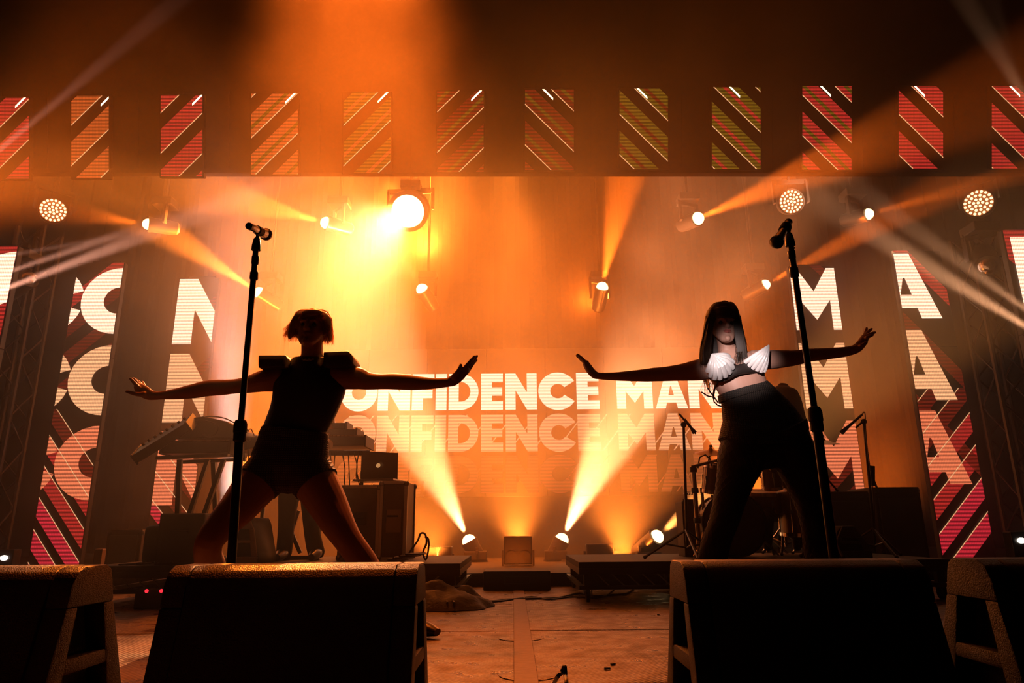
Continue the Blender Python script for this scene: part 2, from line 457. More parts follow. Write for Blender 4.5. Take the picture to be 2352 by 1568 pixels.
# header: twelve LED panels
HP = [ # x0, x1, y0(top), y1, stripe lower edge at the high side, direction, main, accent
 (-45, 66, 238, 410, 322, 1, L_RED, None), (164, 250, 234, 408, 298, 1, L_ORANGE, None), (369, 465, 232, 405, 260, 1, L_RED, None),
 (577, 684, 228, 400, 307, 1, L_ORANGE, L_GREEN), (789, 897, 226, 397, 277, 1, L_GREEN, L_ORANGE), (1004, 1111, 222, 394, 247, 1, L_MAROON, L_GREEN),
 (1206, 1318, 219, 390, 240, -1, L_MAROON, L_GREEN), (1423, 1534, 217, 388, 263, -1, L_GREEN, L_MAROON), (1635, 1747, 214, 388, 289, -1, L_GREEN, L_RED),
 (1843, 1956, 212, 390, 312, -1, L_RED, L_GREEN), (2064, 2166, 212, 387, 263, -1, L_RED, None), (2278, 2390, 212, 387, 292, -1, L_RED, None)]
ordw = ['leftmost', 'second from the left', 'third from the left', 'fourth from the left', 'fifth from the left', 'sixth from the left',
        'sixth from the right', 'fifth from the right', 'fourth from the right', 'third from the right', 'second from the right', 'rightmost']
for i, (x0, x1, y0, y1, ye, dr, m1, m2) in enumerate(HP):
    y0 -= 14
    c = hpt((x0 + x1) / 2, (y0 + y1) / 2)
    W, H = (x1 - x0) * k, (y1 - y0) * k
    t = thing('led_display', '%s header LED panel over the stage, striped %s' % (ordw[i], 'rising to the right' if dr > 0 else 'falling to the right'), 'LED panel', c, rot=HR, group='striped LED panels of the header')
    MB().box((0, .03, 0), (W + .03, .05, H + .03)).build('housing', DRAPE, t, bevel=.004, seg=1)
    bx = (-W / 2, -H / 2, W / 2, H / 2)
    for q in range(-2, 4):
        zlow = ((y0 + y1) / 2 - (ye + q * 93)) * k          # lower edge at the high side
        sl = W * .97
        zl, zr = (zlow - sl, zlow) if dr > 0 else (zlow, zlow - sl)
        flat('stripe', [band(-W / 2, W / 2, zl, zr, .27)], -.001, m1, t, bx)
        if m2: flat('stripe_core', [band(-W / 2, W / 2, zl + .09, zr + .09, .05)], -.002, m2, t, bx)
        flat('stripe_edge', [band(-W / 2, W / 2, zl - .004, zr - .004, .013)], -.003, L_LINE, t, bx)
    # white dash at the top of each panel
    dx = {1: .18, -1: -.02}[dr]
    dd = .06
    MBd = [(dx - dd, H / 2 - .06 - dd * dr), (dx + dd, H / 2 - .06 + dd * dr), (dx + dd, H / 2 - .035 + dd * dr), (dx - dd, H / 2 - .035 - dd * dr)]
    flat('dash', [MBd], -.004, L_DASH, t, bx)

# side columns
def column(name_label, pts, Y, group):
    """pts: left/right pixel at the top, y top; y bottom"""
    (xl, xr, yt, yb) = pts
    a, b = P(xl, yt, Y), P(xr, yt, Y)
    W = b.x - a.x
    zb = P((xl + xr) / 2, yb, Y).z
    # bottom pixel lies on a line towards the zenith, so solve with x fixed
    t = thing('led_column', name_label, 'LED column', ((a.x + b.x) / 2, Y, .10), group=group)
    zt = (a.z + b.z) / 2 - .10
    nseg = 3
    seg = zt / nseg
    for s in range(nseg):
        MB().box((0, .035, seg * (s + .5)), (W + .02, .06, seg - .004)).build('cabinet', BLACK, t, bevel=.003, seg=1)
    MB().box((0, .12, zt / 2), (.30, .06, zt + .1)).box((0, .2, .02), (.6, .5, .04)).build('support_frame', BLACKM, t)
    return t, W, zt
def zfor(px, py, Y): return P(px, py, Y).z - .10
YC = 7.0
# ---- C column
t, W, H = column('tall LED column repeating the letter C, left of the stage', (181, 285, 603, 1290), YC, 'lettered LED columns at the sides')
bx = (-W / 2, .04, W / 2, H)
cs = [zfor(265, 690, YC), zfor(245, 872, YC), zfor(215, 1062, YC)]
Rr = .375
for q in range(9):
    z0 = H - .22 - q * .27 * 1.25
    if q < 4: flat('stripe', [band(-W / 2, W / 2, z0 - .30, z0 + .16, .17)], -.001, L_MAROON if q else L_RED, t, bx)
for q in range(7):
    z0 = 1.45 - q * .31
    m = L_PINK if q > 2 else L_MAROON if q == 0 else L_RED
    flat('stripe', [band(-W / 2, W / 2, z0, z0 - .62, .19)], -.001, m, t, (-W / 2, .04, W / 2, 1.6))
    flat('stripe_edge', [band(-W / 2, W / 2, z0 + .185, z0 - .435, .012)], -.006, L_LINE, t, (-W / 2, .04, W / 2, 1.6))
for i, (z, m) in enumerate(zip(cs, (L_WHITE, L_CREAM, L_PEACH))):
    flat('letter', ring(W / 2 + .01, z, Rr, .15, R(32), R(328), 26, 1.1), -.003, m, t, bx)
    flat('letter', ring(-W / 2 - .27, z, Rr, .12, R(17), R(180), 16, 1.05) + ring(-W / 2 - .27, z, Rr, .12, R(180), R(343), 16, 1.05), -.003, m, t, bx)
# ---- N column
t, W, H = column('LED column repeating the letter N behind the keyboards', (414, 502, 637, 1200), 7.6, 'lettered LED columns at the sides')
bx = (-W / 2, .04, W / 2, H)
YN = 7.6
def put(ch, x, z0, h, sx=1.0):
    g, wd = glyph(ch); return [[(x + px * h * sx, z0 + pz * h) for px, pz in pl] for pl in g]
for (ya, yb, m) in ((641, 790, L_WHITE), (812, 970, L_CREAM), (990, 1160, L_PEACH)):
    za, zb = zfor(440, ya, YN), zfor(430, yb, YN)
    flat('letter', put('N', -W / 2, zb, za - zb, .98), -.003, m, t, bx)
for q in range(6):
    z0 = 1.15 - q * .30
    flat('stripe', [band(-W / 2, W / 2, z0, z0 - .5, .15)], -.001, L_PINK if q > 1 else L_MAROON, t, bx)
    flat('stripe_edge', [band(-W / 2, W / 2, z0 + .148, z0 - .352, .012)], -.006, L_LINE, t, (-W / 2, .04, W / 2, 1.4))
for z0 in (H - .55, H - 1.3): flat('stripe', [band(-W / 2, W / 2, z0 - .3, z0 + .2, .14)], -.001, L_MAROON, t, bx)
# ---- M column
t, W, H = column('LED column repeating the letter M behind the drum kit', (1812, 1914, 610, 1080), 7.6, 'lettered LED columns at the sides')
bx = (-W / 2, .04, W / 2, H)
for (ya, yb, m) in ((616, 766, L_WHITE), (788, 944, L_CREAM), (966, 1052, L_PEACH)):
    za, zb = zfor(1868, ya, YN), zfor(1890, yb, YN)
    h = (za - zb) if yb > 1000 and False else .76
    flat('letter', put('M', -W / 2 - .10, za - h, h, .93), -.003, m, t, bx)
for q in range(5):
    z0 = 1.05 - q * .32
    flat('stripe', [band(-W / 2, W / 2, z0 - .5, z0, .17)], -.001, L_RED if q > 1 else L_MAROON, t, (-W / 2, .3, W / 2, 1.5))
flat('stripe', [band(-W / 2, W / 2, H + .25, H - .3, .14)], -.001, L_MAROON, t, bx)
# ---- A column
t, W, H = column('tall LED column repeating the letter A, right of the stage', (2050, 2158, 575, 1270), YC, 'lettered LED columns at the sides')
bx = (-W / 2, .04, W / 2, H)
for (ya, yb, m) in ((582, 731, L_WHITE), (758, 919, L_CREAM), (942, 1112, L_PEACH)):
    za, zb = zfor(2100, ya, YC), zfor(2140, yb, YC)
    h = za - zb
    flat('letter', put('A', -W / 2 - .32 * h * 1.15, zb, h, 1.05), -.003, m, t, bx)
for q in range(3):
    z0 = H - .35 - q * .9
    flat('stripe', [band(-W / 2, W / 2, z0 + .35, z0 - .3, .2)], -.001, L_MAROON if q else L_RED, t, bx)
for q in range(6):
    z0 = .18 + q * .33
    m = (L_PINK, L_PINK, L_RED, L_RED, L_MAROON, L_MAROON)[q]
    flat('stripe', [band(-W / 2, W / 2, z0 - .42, z0 + .12, .20)], -.001, m, t, (-W / 2, .04, W / 2, 1.75))
    flat('stripe_edge', [band(-W / 2, W / 2, z0 - .226, z0 + .314, .012)], -.006, L_LINE, t, (-W / 2, .04, W / 2, 1.75))
# ---- outermost columns, nearer the audience
YO = 6.0
t, W, H = column('outermost left LED column cut off by the frame, white curve on red', (-75, 41, 565, 760), YO, 'lettered LED columns at the sides')
zb = zfor(20, 770, YO)
flat('stripe', [rect(-W / 2, zb, W / 2, H)], -.001, L_RED, t, (-W / 2, zb, W / 2, H))
flat('letter', ring(W / 2 + .05, zfor(20, 745, YO), .72, .22, R(90), R(270), 20), -.003, L_WHITE, t, (-W / 2, zb + .05, W / 2, H))
t, W, H = column('outermost right LED column cut off by the frame, white N on red', (2303, 2420, 528, 760), YO, 'lettered LED columns at the sides')
zb = zfor(2340, 720, YO)
flat('stripe', [band(-W / 2, W / 2, H - .30, H - .75, .5)], -.001, L_RED, t, (-W / 2, zb, W / 2, H))
flat('letter', put('N', -W / 2 + .05, zb, H - zb - .07, .8), -.003, L_WHITE, t, (-W / 2, zb, W / 2, H))

# ---- rear screen with three rows of lettering
YS = 9.3
t = thing('led_screen', 'wide rear LED screen showing the band name in three rows of capitals', 'LED screen', (0, YS, .10))
xa, xb = P(700, 1000, YS).x, P(1672, 1000, YS).x
zt, zb = P(1176, 800, YS).z - .1, P(1176, 1140, YS).z - .1
n = 7
for i in range(n):
    w_ = (xb - xa) / n
    MB().box((xa + w_ * (i + .5), .05, (zt + zb) / 2), (w_ - .006, .08, zt - zb)).build('screen_tile', BLACK, t, bevel=.003, seg=1)
MB().box(((xa + xb) / 2, .14, zb / 2), (xb - xa, .05, zb)).build('screen_base', BLACKM, t)
XL = [('C', 700, 781), ('O', 784, 866), ('N', 869, 943), ('F', 947, 997), ('I', 1001, 1026), ('D', 1031, 1100), ('E', 1105, 1155),
      ('N', 1161, 1233), ('C', 1238, 1321), ('E', 1324, 1376), ('M', 1416, 1498), ('A', 1504, 1578), ('N', 1581, 1655)]
LR = [led('led_title_1', (1, .60, .42), 3.3, .045, .55), led('led_title_2', (1, .46, .22), 1.5, .045, .4), led('led_title_3', (1, .22, .05), .55, .045, .4)]
for r_, (ya, yb) in enumerate(((857, 940), (951, 1036), (1046, 1131))):
    za, zb2 = P(1240, ya, YS).z - .1, P(1240, yb, YS).z - .1
    for ch, p0, p1 in XL:
        g, wd = glyph(ch)
        x0, x1 = P(p0, 898, YS).x, P(p1, 898, YS).x
        pl = [[(x0 + (x1 - x0) * px / wd, zb2 + (za - zb2) * pz) for px, pz in q] for q in g]
        flat('letter', pl, -.003, LR[r_], t)
    if r_:
        for q in range(18):
            xx = xa + .2 + q * .32
            flat('stripe', [[(xx, zb2), (xx + .02, zb2), (xx + .42, za), (xx + .40, za)]], -.004, LR[r_], t)
# ============================================================ people
def organic(name, mb, m, parent, voxel=.005, smooth=3, fac=.5):
    """closed overlapping pieces fused into one continuous skin"""
    me = bpy.data.meshes.new('tmp'); me.from_pydata([tuple(v) for v in mb.v], [], mb.f)
    bm = bmesh.new(); bm.from_mesh(me); bmesh.ops.recalc_face_normals(bm, faces=bm.faces[:])
    bmesh.ops.triangulate(bm, faces=[f for f in bm.faces if len(f.verts) > 4]); bm.to_mesh(me); bm.free()
    o = bpy.data.objects.new('tmp', me); C.objects.link(o)
    md = o.modifiers.new('r', 'REMESH'); md.mode = 'VOXEL'; md.voxel_size = voxel; md.adaptivity = 0
    sm = o.modifiers.new('s', 'SMOOTH'); sm.factor = fac; sm.iterations = smooth
    dg = bpy.context.evaluated_depsgraph_get(); dg.update()
    e = o.evaluated_get(dg); out = bpy.data.meshes.new_from_object(e)
    bpy.data.objects.remove(o); bpy.data.meshes.remove(me)
    out.name = name
    out.transform(mw(parent).inverted())
    out.polygons.foreach_set('use_smooth', [True] * len(out.polygons))
    out.materials.clear(); out.materials.append(m)
    ob = bpy.data.objects.new(name, out); C.objects.link(ob); ob.parent = parent
    return ob
def chain(mb, Y, pts, n=20, flat=1.0, round_=True):
    """pts: (px, py, dY, r in px[, depth ratio]) -> tapered limb that follows the joints"""
    ps, rs, fl = [], [], []
    for q in pts:
        y = Y + q[2]
        ps.append(P(q[0], q[1], y)); rs.append(q[3] * S(q[0], q[1], y)); fl.append(q[4] if len(q) > 4 else flat)
    # smooth resample
    m = len(ps)
    if m > 2:
        P2, R2, F2 = [], [], []
        for i in range(m - 1):
            p0, p1, p2, p3 = ps[max(i - 1, 0)], ps[i], ps[i + 1], ps[min(i + 2, m - 1)]
            r0, r1, r2, r3 = rs[max(i - 1, 0)], rs[i], rs[i + 1], rs[min(i + 2, m - 1)]
            st = 4
            for k in range(st):
                t = k / st
                def cr(a, b, c, d): return .5 * ((2 * b) + (c - a) * t + (2 * a - 5 * b + 4 * c - d) * t * t + (3 * b - a - 3 * c + d) * t ** 3)
                P2.append(Vector([cr(p0[j], p1[j], p2[j], p3[j]) for j in range(3)]))
                R2.append(max(1e-4, cr(r0, r1, r2, r3))); F2.append(fl[i] * (1 - t) + fl[i + 1] * t)
        P2.append(ps[-1]); R2.append(rs[-1]); F2.append(fl[-1])
        ps, rs, fl = P2, R2, F2
    if round_:
        t0 = (ps[0] - ps[1]).normalized(); t1 = (ps[-1] - ps[-2]).normalized()
        ps = [ps[0] + t0 * rs[0] * .55] + ps + [ps[-1] + t1 * rs[-1] * .55]
        rs = [rs[0] * .62] + rs + [rs[-1] * .62]; fl = [fl[0]] + fl + [fl[-1]]
    mb.tube(ps, rs, n, flat=fl, yax=(0, 1, 0))
    return ps, rs, fl
def finger(mb, Y, pts, n=10): return chain(mb, Y, pts, n, .95)
def head(mb, c, sc=1.0, yaw=0, pitch=0, roll=0, ears=True):
    Mh = Matrix.Translation(c) @ (Matrix.Rotation(yaw, 4, 'Z') @ Matrix.Rotation(roll, 4, 'Y') @ Matrix.Rotation(pitch, 4, 'X')) @ Matrix.Scale(sc, 4)
    rg = [(-.117, .016, -.078, -.050), (-.108, .033, -.088, -.030), (-.088, .047, -.089, -.012), (-.062, .057, -.087, .028), (-.03, .065, -.087, .068),
          (0, .070, -.085, .086), (.03, .0735, -.086, .096), (.055, .073, -.087, .098), (.082, .066, -.077, .090), (.102, .049, -.056, .072), (.116, .02, -.018, .036)]
    n = 44; k0 = len(mb.v)
    fine = []
    for i in range(len(rg) - 1):
        for s_ in range(3):
            t = s_ / 3; fine.append([rg[i][j] * (1 - t) + rg[i + 1][j] * t for j in range(4)])
    fine.append(list(rg[-1]))
    vs = []
    for z, a, f, b in fine:
        cy, ry = (f + b) / 2, (b - f) / 2
        for j in range(n):
            an = 2 * PI * j / n
            x, y = a * math.cos(an), cy + ry * math.sin(an)
            if y < cy:
                for ex in (-.031, .031):
                    g = math.exp(-((x - ex) / .016) ** 2 - ((z - .006) / .012) ** 2); y += .013 * g
                for ex in (-.040, .040):
                    g = math.exp(-((x - ex) / .016) ** 2 - ((z + .03) / .018) ** 2); y -= .004 * g
            vs.append((x, y, z))
    m = len(fine)
    fs = [(i * n + j, i * n + (j + 1) % n, (i + 1) * n + (j + 1) % n, (i + 1) * n + j) for i in range(m - 1) for j in range(n)]
    fs += [tuple(range(n)), tuple((m - 1) * n + j for j in range(n))]
    mb.add([Mh @ Vector(v) for v in vs], fs)
    def T(p): return Mh @ Vector(p)
    mb.tube([T((0, -.080, .018)), T((0, -.092, 0)), T((0, -.104, -.020)), T((0, -.104, -.030)), T((0, -.090, -.036))], [.007 * sc, .008 * sc, .010 * sc, .0115 * sc, .008 * sc], 12)
    for s_ in (-1, 1):
        mb.ball(T((s_ * .011, -.095, -.030)), .0085 * sc)
        mb.tube([T((s_ * .010, -.086, .026)), T((s_ * .030, -.083, .031)), T((s_ * .050, -.068, .026))], .007 * sc, 8)
        if ears:
            mb.tube([T((s_ * .072, .004, .022)), T((s_ * .080, .014, .012)), T((s_ * .079, .012, -.010)), T((s_ * .072, .004, -.026))], [.010 * sc, .013 * sc, .012 * sc, .008 * sc], 10)
    mb.tube([T((-.025, -.082, -.058)), T((-.010, -.0925, -.0535)), T((.010, -.0925, -.0535)), T((.025, -.082, -.058))], [.003 * sc, .0055 * sc, .0055 * sc, .003 * sc], 8)
    mb.tube([T((-.021, -.082, -.064)), T((0, -.092, -.0665)), T((.021, -.082, -.064))], [.003 * sc, .0065 * sc, .003 * sc], 8)
    mb.ball(T((0, -.082, -.100)), .019 * sc)
    return T
def eyes(parent, T, sc, irm):
    for s_ in (-1, 1):
        MB().ball(T((s_ * .031, -.067, .006)), .0125 * sc, 14, 10).build('eye', irm, parent, smooth=True, world=True)
        MB().tube([T((s_ * .014, -.0905, .026)), T((s_ * .031, -.0905, .0325)), T((s_ * .048, -.078, .028))], [.002, .003, .0015], 6).build('eyebrow', HAIRM, parent, smooth=True, world=True)
def skin_mat(name, col):
    m = bpy.data.materials.new(name); m.use_nodes = True; nt = m.node_tree; b = nt.nodes['Principled BSDF']
    b.inputs['Base Color'].default_value = (*col, 1); b.inputs['Roughness'].default_value = .5
    b.inputs['Specular IOR Level'].default_value = .35
    tc = nt.nodes.new('ShaderNodeTexCoord'); nz = nt.nodes.new('ShaderNodeTexNoise'); nz.inputs['Scale'].default_value = 90
    bp = nt.nodes.new('ShaderNodeBump'); bp.inputs['Strength'].default_value = .06; bp.inputs['Distance'].default_value = .004
    nt.links.new(tc.outputs['Object'], nz.inputs['Vector']); nt.links.new(nz.outputs['Fac'], bp.inputs['Height']); nt.links.new(bp.outputs[0], b.inputs['Normal'])
    return m
SKIN = skin_mat('skin', (.26, .13, .085)); SKIN2 = skin_mat('skin_pale', (.50, .28, .21))
def hair_mat(name, col, tr):
    m = bpy.data.materials.new(name); m.use_nodes = True; nt = m.node_tree; b = nt.nodes['Principled BSDF']
    b.inputs['Base Color'].default_value = (*col, 1); b.inputs['Roughness'].default_value = .55
    t = nt.nodes.new('ShaderNodeBsdfTranslucent'); t.inputs['Color'].default_value = (*[min(1, c * 2.2) for c in col], 1)
    mx = nt.nodes.new('ShaderNodeMixShader'); mx.inputs[0].default_value = tr
    nt.links.new(b.outputs[0], mx.inputs[1]); nt.links.new(t.outputs[0], mx.inputs[2])
    nt.links.new(mx.outputs[0], nt.nodes['Material Output'].inputs['Surface'])
    return m
HAIRM = hair_mat('dark_hair', (.035, .018, .010), .15)
HAIRB = hair_mat('blond_brown_hair', (.30, .15, .06), .65)
def knit_mat(name, col, px, pz):
    """waffle knit: raised grid of cells in relief"""
    m = bpy.data.materials.new(name); m.use_nodes = True; nt = m.node_tree; b = nt.nodes['Principled BSDF']; N = nt.nodes.new; L = nt.links.new
    tc = N('ShaderNodeTexCoord'); sp = N('ShaderNodeSeparateXYZ'); L(tc.outputs['Object'], sp.inputs[0])
    def sn(s, per):
        a = N('ShaderNodeMath'); a.operation = 'MULTIPLY'; a.inputs[1].default_value = 2 * PI / per; L(s, a.inputs[0])
        c = N('ShaderNodeMath'); c.operation = 'SINE'; L(a.outputs[0], c.inputs[0]); return c.outputs[0]
    mu = N('ShaderNodeMath'); mu.operation = 'MINIMUM'; L(sn(sp.outputs['X'], px), mu.inputs[0]); L(sn(sp.outputs['Z'], pz), mu.inputs[1])
    mr = N('ShaderNodeMapRange'); mr.inputs[1].default_value = -1; mr.inputs[2].default_value = 1; L(mu.outputs[0], mr.inputs[0])
    cr = N('ShaderNodeMix'); cr.data_type = 'RGBA'; cr.inputs['A'].default_value = (*[c * .25 for c in col], 1); cr.inputs['B'].default_value = (*col, 1)
    L(mr.outputs[0], cr.inputs['Factor']); L(cr.outputs['Result'], b.inputs['Base Color'])
    bp = N('ShaderNodeBump'); bp.inputs['Strength'].default_value = .8; bp.inputs['Distance'].default_value = .004
    L(mr.outputs[0], bp.inputs['Height']); L(bp.outputs[0], b.inputs['Normal'])
    b.inputs['Roughness'].default_value = .75
    return m
KNIT = knit_mat('waffle_knit', (.07, .05, .038), .011, .011)
VEST = mat('dark_leather', (.022, .014, .012), .5, 0, .5, .3, 30)
PADM = mat('moulded_foam', (.03, .02, .016), .6, 0, .4, .3, 60)
TIGHTS = mat('sheer_black_tights', (.018, .010, .009), .6, 0, .4)
EYEM = mat('dark_eye', (.03, .02, .02), .15)
BOOT = mat('black_boot_leather', (.02, .015, .013), .3, 0, .6)
def px_prism(mb, Y, poly, depth):
    """pixel outline -> block with real thickness"""
    a = [P(x, y, Y) for x, y in poly]; n = len(a)
    return mb.add([v - Vector((0, depth / 2, 0)) for v in a] + [v + Vector((0, depth / 2, 0)) for v in a],
                  [tuple(range(n)), tuple(reversed(range(n, 2 * n)))] + [(i, i + n, (i + 1) % n + n, (i + 1) % n) for i in range(n)])
def shoe(mb, ankle, toe, r=.045):
    a = Vector(ankle); t = Vector(toe); d = (t - a); d.z = 0; L_ = d.length; d.normalize()
    g = Vector((a.x, a.y, 0))
    mb.tube([g - d * .05 + Vector((0, 0, .045)), g + d * .02 + Vector((0, 0, .05)), g + d * .10 + Vector((0, 0, .045)), g + d * .17 + Vector((0, 0, .034)), g + d * .215 + Vector((0, 0, .026))],
            [.034, .043, .045, .044, .028], 16, flat=[1, 1.02, .9, .68, .6])
    mb.tube([a + Vector((0, 0, .03)), Vector((a.x, a.y, .05))], [.046, .044], 16)

# ---------------- first singer, arms out, weight on bent legs
YM = 3.5
t = thing('person', 'person in a dark vest with block shoulder pads, arms stretched wide, legs apart', 'person', (P(690, 1200, YM).x, YM, 0))
b = MB()
chain(b, YM, [(664, 1064, 0, 82, .60), (667, 1045, 0, 85, .60), (673, 1015, 0, 79, .60), (680, 978, 0, 69, .62), (694, 945, 0, 73, .60), (705, 912, 0, 78, .58), (711, 885, 0, 82, .52), (714, 858, 0, 70, .46), (716, 838, 0, 42, .7)], 32)
chain(b, YM, [(716, 852, .01, 30), (717, 828, .005, 25.5), (717, 800, -.01, 24), (716, 775, -.02, 24)], 20)
T = head(b, P(716, 760, YM - .02), .94, 0, R(-10))
# arms
chain(b, YM, [(650, 866, 0, 27), (625, 872, 0, 27), (603, 875, 0, 25), (570, 883, 0, 19.5), (540, 887, .0, 16.8), (508, 889.5, 0, 18.2), (480, 891, 0, 18.6), (444, 898, 0, 16.8), (403, 904.5, 0, 12.6), (372, 907.5, 0, 9.8), (354, 908.5, 0, 10)])
chain(b, YM, [(768, 866, 0, 29), (795, 866, 0, 28), (821, 868.5, 0, 26), (845, 874.5, 0, 20.5), (875, 876, 0, 17.8), (905, 875.7, 0, 18.5), (940, 878, 0, 17.8), (970, 880, 0, 15), (1000, 880, 0, 12.4), (1029, 878, 0, 10.6)])
# hands
chain(b, YM, [(360, 908, 0, 9.8, .9), (345, 907, 0, 12, .7), (334, 901, 0, 14, .6), (322, 892, .01, 12.5, .8), (316, 886, .01, 9, 1.2)], 16)
finger(b, YM, [(320, 892, -.015, 5), (313, 884, -.02, 4.5), (305, 875, -.022, 4.0), (299, 868.5, -.022, 3.2)])
finger(b, YM, [(323, 889, .008, 4.8), (316, 880, .008, 4.4), (310, 873, .008, 3.9), (305, 868, .008, 3.1)])
finger(b, YM, [(326, 887, .028, 4.6), (321, 880, .030, 4.2), (316, 875, .032, 3.8), (311, 871, .034, 3.1)])
finger(b, YM, [(334, 890, .045, 4.2), (331, 884, .048, 3.8), (328, 879, .050, 3.4), (326, 875.5, .052, 2.8)])
finger(b, YM, [(332, 905, -.02, 7), (320, 905.5, -.03, 5.6), (309, 904, -.032, 4.8), (299, 901, -.032, 4.4), (290.5, 898.5, -.03, 3.8)])
chain(b, YM, [(1029, 878, 0, 10.6, .9), (1040, 874, 0, 12.8, .7), (1052, 866, 0, 12.6, .6), (1063, 856, 0, 11, .8), (1071, 848, 0, 9, 1.2)], 16)
finger(b, YM, [(1066, 846, -.018, 4.8), (1076, 834, -.02, 4.4), (1084, 825, -.02, 4.0), (1091, 817, -.02, 3.2)])
finger(b, YM, [(1070, 849, .004, 4.8), (1080, 836.5, .004, 4.4), (1089, 826, .004, 4.0), (1096, 816.5, .004, 3.2)])
finger(b, YM, [(1072, 853, .026, 4.6), (1081, 841, .028, 4.2), (1089, 832, .030, 3.8), (1095, 825.5, .032, 3.1)])
finger(b, YM, [(1072, 857, .045, 4.2), (1079, 847, .048, 3.8), (1084, 840, .050, 3.4), (1088, 834, .052, 2.8)])
finger(b, YM, [(1042, 866, -.02, 7.5), (1050, 856, -.03, 6), (1055, 848, -.034, 5), (1058, 841, -.034, 4.4), (1058.5, 836.5, -.034, 3.6)])
# legs
chain(b, YM, [(632, 1062, 0, 50), (606, 1095, -.02, 50), (572, 1135, -.07, 47), (545, 1168, -.12, 42), (516, 1198, -.17, 37), (492, 1226, -.22, 33), (479, 1250, -.24, 31), (478, 1275, -.20, 30.5), (483, 1300, -.15, 33), (484, 1335, -.10, 30), (482, 1380, -.04, 20), (480, 1415, .02, 17)], 24)
chain(b, YM, [(690, 1062, 0, 52), (714, 1092, 0, 52), (736, 1128, -.01, 48), (757, 1165, -.02, 43), (775, 1200, -.04, 38), (793, 1230, -.05, 33), (808, 1252, -.05, 31), (826, 1278, -.04, 31.5), (842, 1305, -.03, 32), (868, 1345, -.02, 26), (895, 1385, -.01, 19), (918, 1418, 0, 17)], 24)
body = organic('body', b, SKIN, t, .0042, 3)
eyes(t, T, .96, EYEM)
# hair: cap and blown strands
h = MB()
chain(h, YM, [(718, 713, 0, 9), (718, 716, 0, 21, .95), (718, 722, 0, 31, 1.0), (717, 731, 0, 38, 1.0), (716, 742, .01, 42, 1.0), (715, 756, .035, 41, .7), (716, 772, .05, 35, .6)], 24)
chain(h, YM, [(690, 727, -.075, 9), (703, 721, -.095, 10), (718, 719, -.10, 10), (732, 721, -.095, 10), (744, 727, -.075, 9)], 14, .6)
chain(h, YM, [(690, 722, -.05, 9), (680, 735, -.05, 10), (674, 752, -.04, 10), (668, 768, -.03, 8), (664, 776, -.02, 4)], 12)
chain(h, YM, [(742, 722, -.05, 9), (750, 735, -.05, 10), (754, 752, -.04, 9), (757, 770, -.03, 7), (757, 782, -.02, 4)], 12)
organic('hair', h, hair_mat('blond_brown_hair_mass', (.14, .065, .025), .12), t, .006, 2)
rnd = random.Random(3)
sb = MB()
def strand(mb, Y, pts, r=.0016):
    ps = [P(x, y, Y + d) for x, y, d in pts]
    m = len(ps); mb.tube(ps, [r * (1 - .75 * i / (m - 1)) for i in range(m)], 3, cap=False)
for i in range(520):
    s_ = rnd.choice((-1, 1)); u = rnd.random()
    a = rnd.uniform(0, PI)                    # around the head, 0 = side/front, PI = back
    dy = -.06 + .15 * u
    x0 = 717 + s_ * rnd.uniform(2, 26); y0 = 712 + rnd.uniform(-2, 5)
    if s_ < 0:
        xe, ye = rnd.uniform(649, 690), rnd.uniform(752, 786)
        if xe < 662: ye = rnd.uniform(755, 775)
    else:
        xe, ye = rnd.uniform(741, 767), rnd.uniform(760, 792)
    xm = 717 + s_ * rnd.uniform(36, 46)
    strand(sb, YM, [(x0, y0, dy * .3), ((x0 + xm) / 2 + s_ * 2, 719 + rnd.uniform(-3, 4), dy * .7), (xm, 735 + rnd.uniform(-4, 4), dy), ((xm + xe) / 2 + s_ * 1, (738 + ye) / 2, dy), (xe, ye, dy + rnd.uniform(-.01, .02))], .0022)
for i in range(160):         # strands over the brow
    x0 = rnd.uniform(688, 746); strand(sb, YM, [(717 + (x0 - 717) * .4, 711, -.02), (717 + (x0 - 717) * .8, 715, -.09), (x0, 724, -.108), (x0 + rnd.uniform(-3, 3), 733 + rnd.uniform(-3, 5), -.106)], .0016)
for i in range(90):          # stray ends catching the back light
    x0 = rnd.uniform(652, 690); strand(sb, YM, [(x0 + 8, rnd.uniform(745, 768), .05), (x0, rnd.uniform(762, 778), .06), (x0 - rnd.uniform(-4, 10), rnd.uniform(762, 790), .06)], .0011)
    x0 = rnd.uniform(742, 768); strand(sb, YM, [(x0 - 4, rnd.uniform(750, 770), .05), (x0, rnd.uniform(770, 785), .06), (x0 + rnd.uniform(-8, 6), rnd.uniform(778, 796), .06)], .0011)
for i in range(120):
    x0 = rnd.uniform(688, 745); y0 = 714 + abs(x0 - 717) * .12
    strand(sb, YM, [(x0, y0, rnd.uniform(-.05, .06)), (x0 + rnd.uniform(-6, 6), y0 - rnd.uniform(2, 6), 0), (x0 + rnd.uniform(-14, 14), y0 - rnd.uniform(-2, 5), 0)], .0012)
o = sb.build('hair_strands', HAIRB, t, smooth=True, world=True, fix=False); o['kind'] = 'stuff'
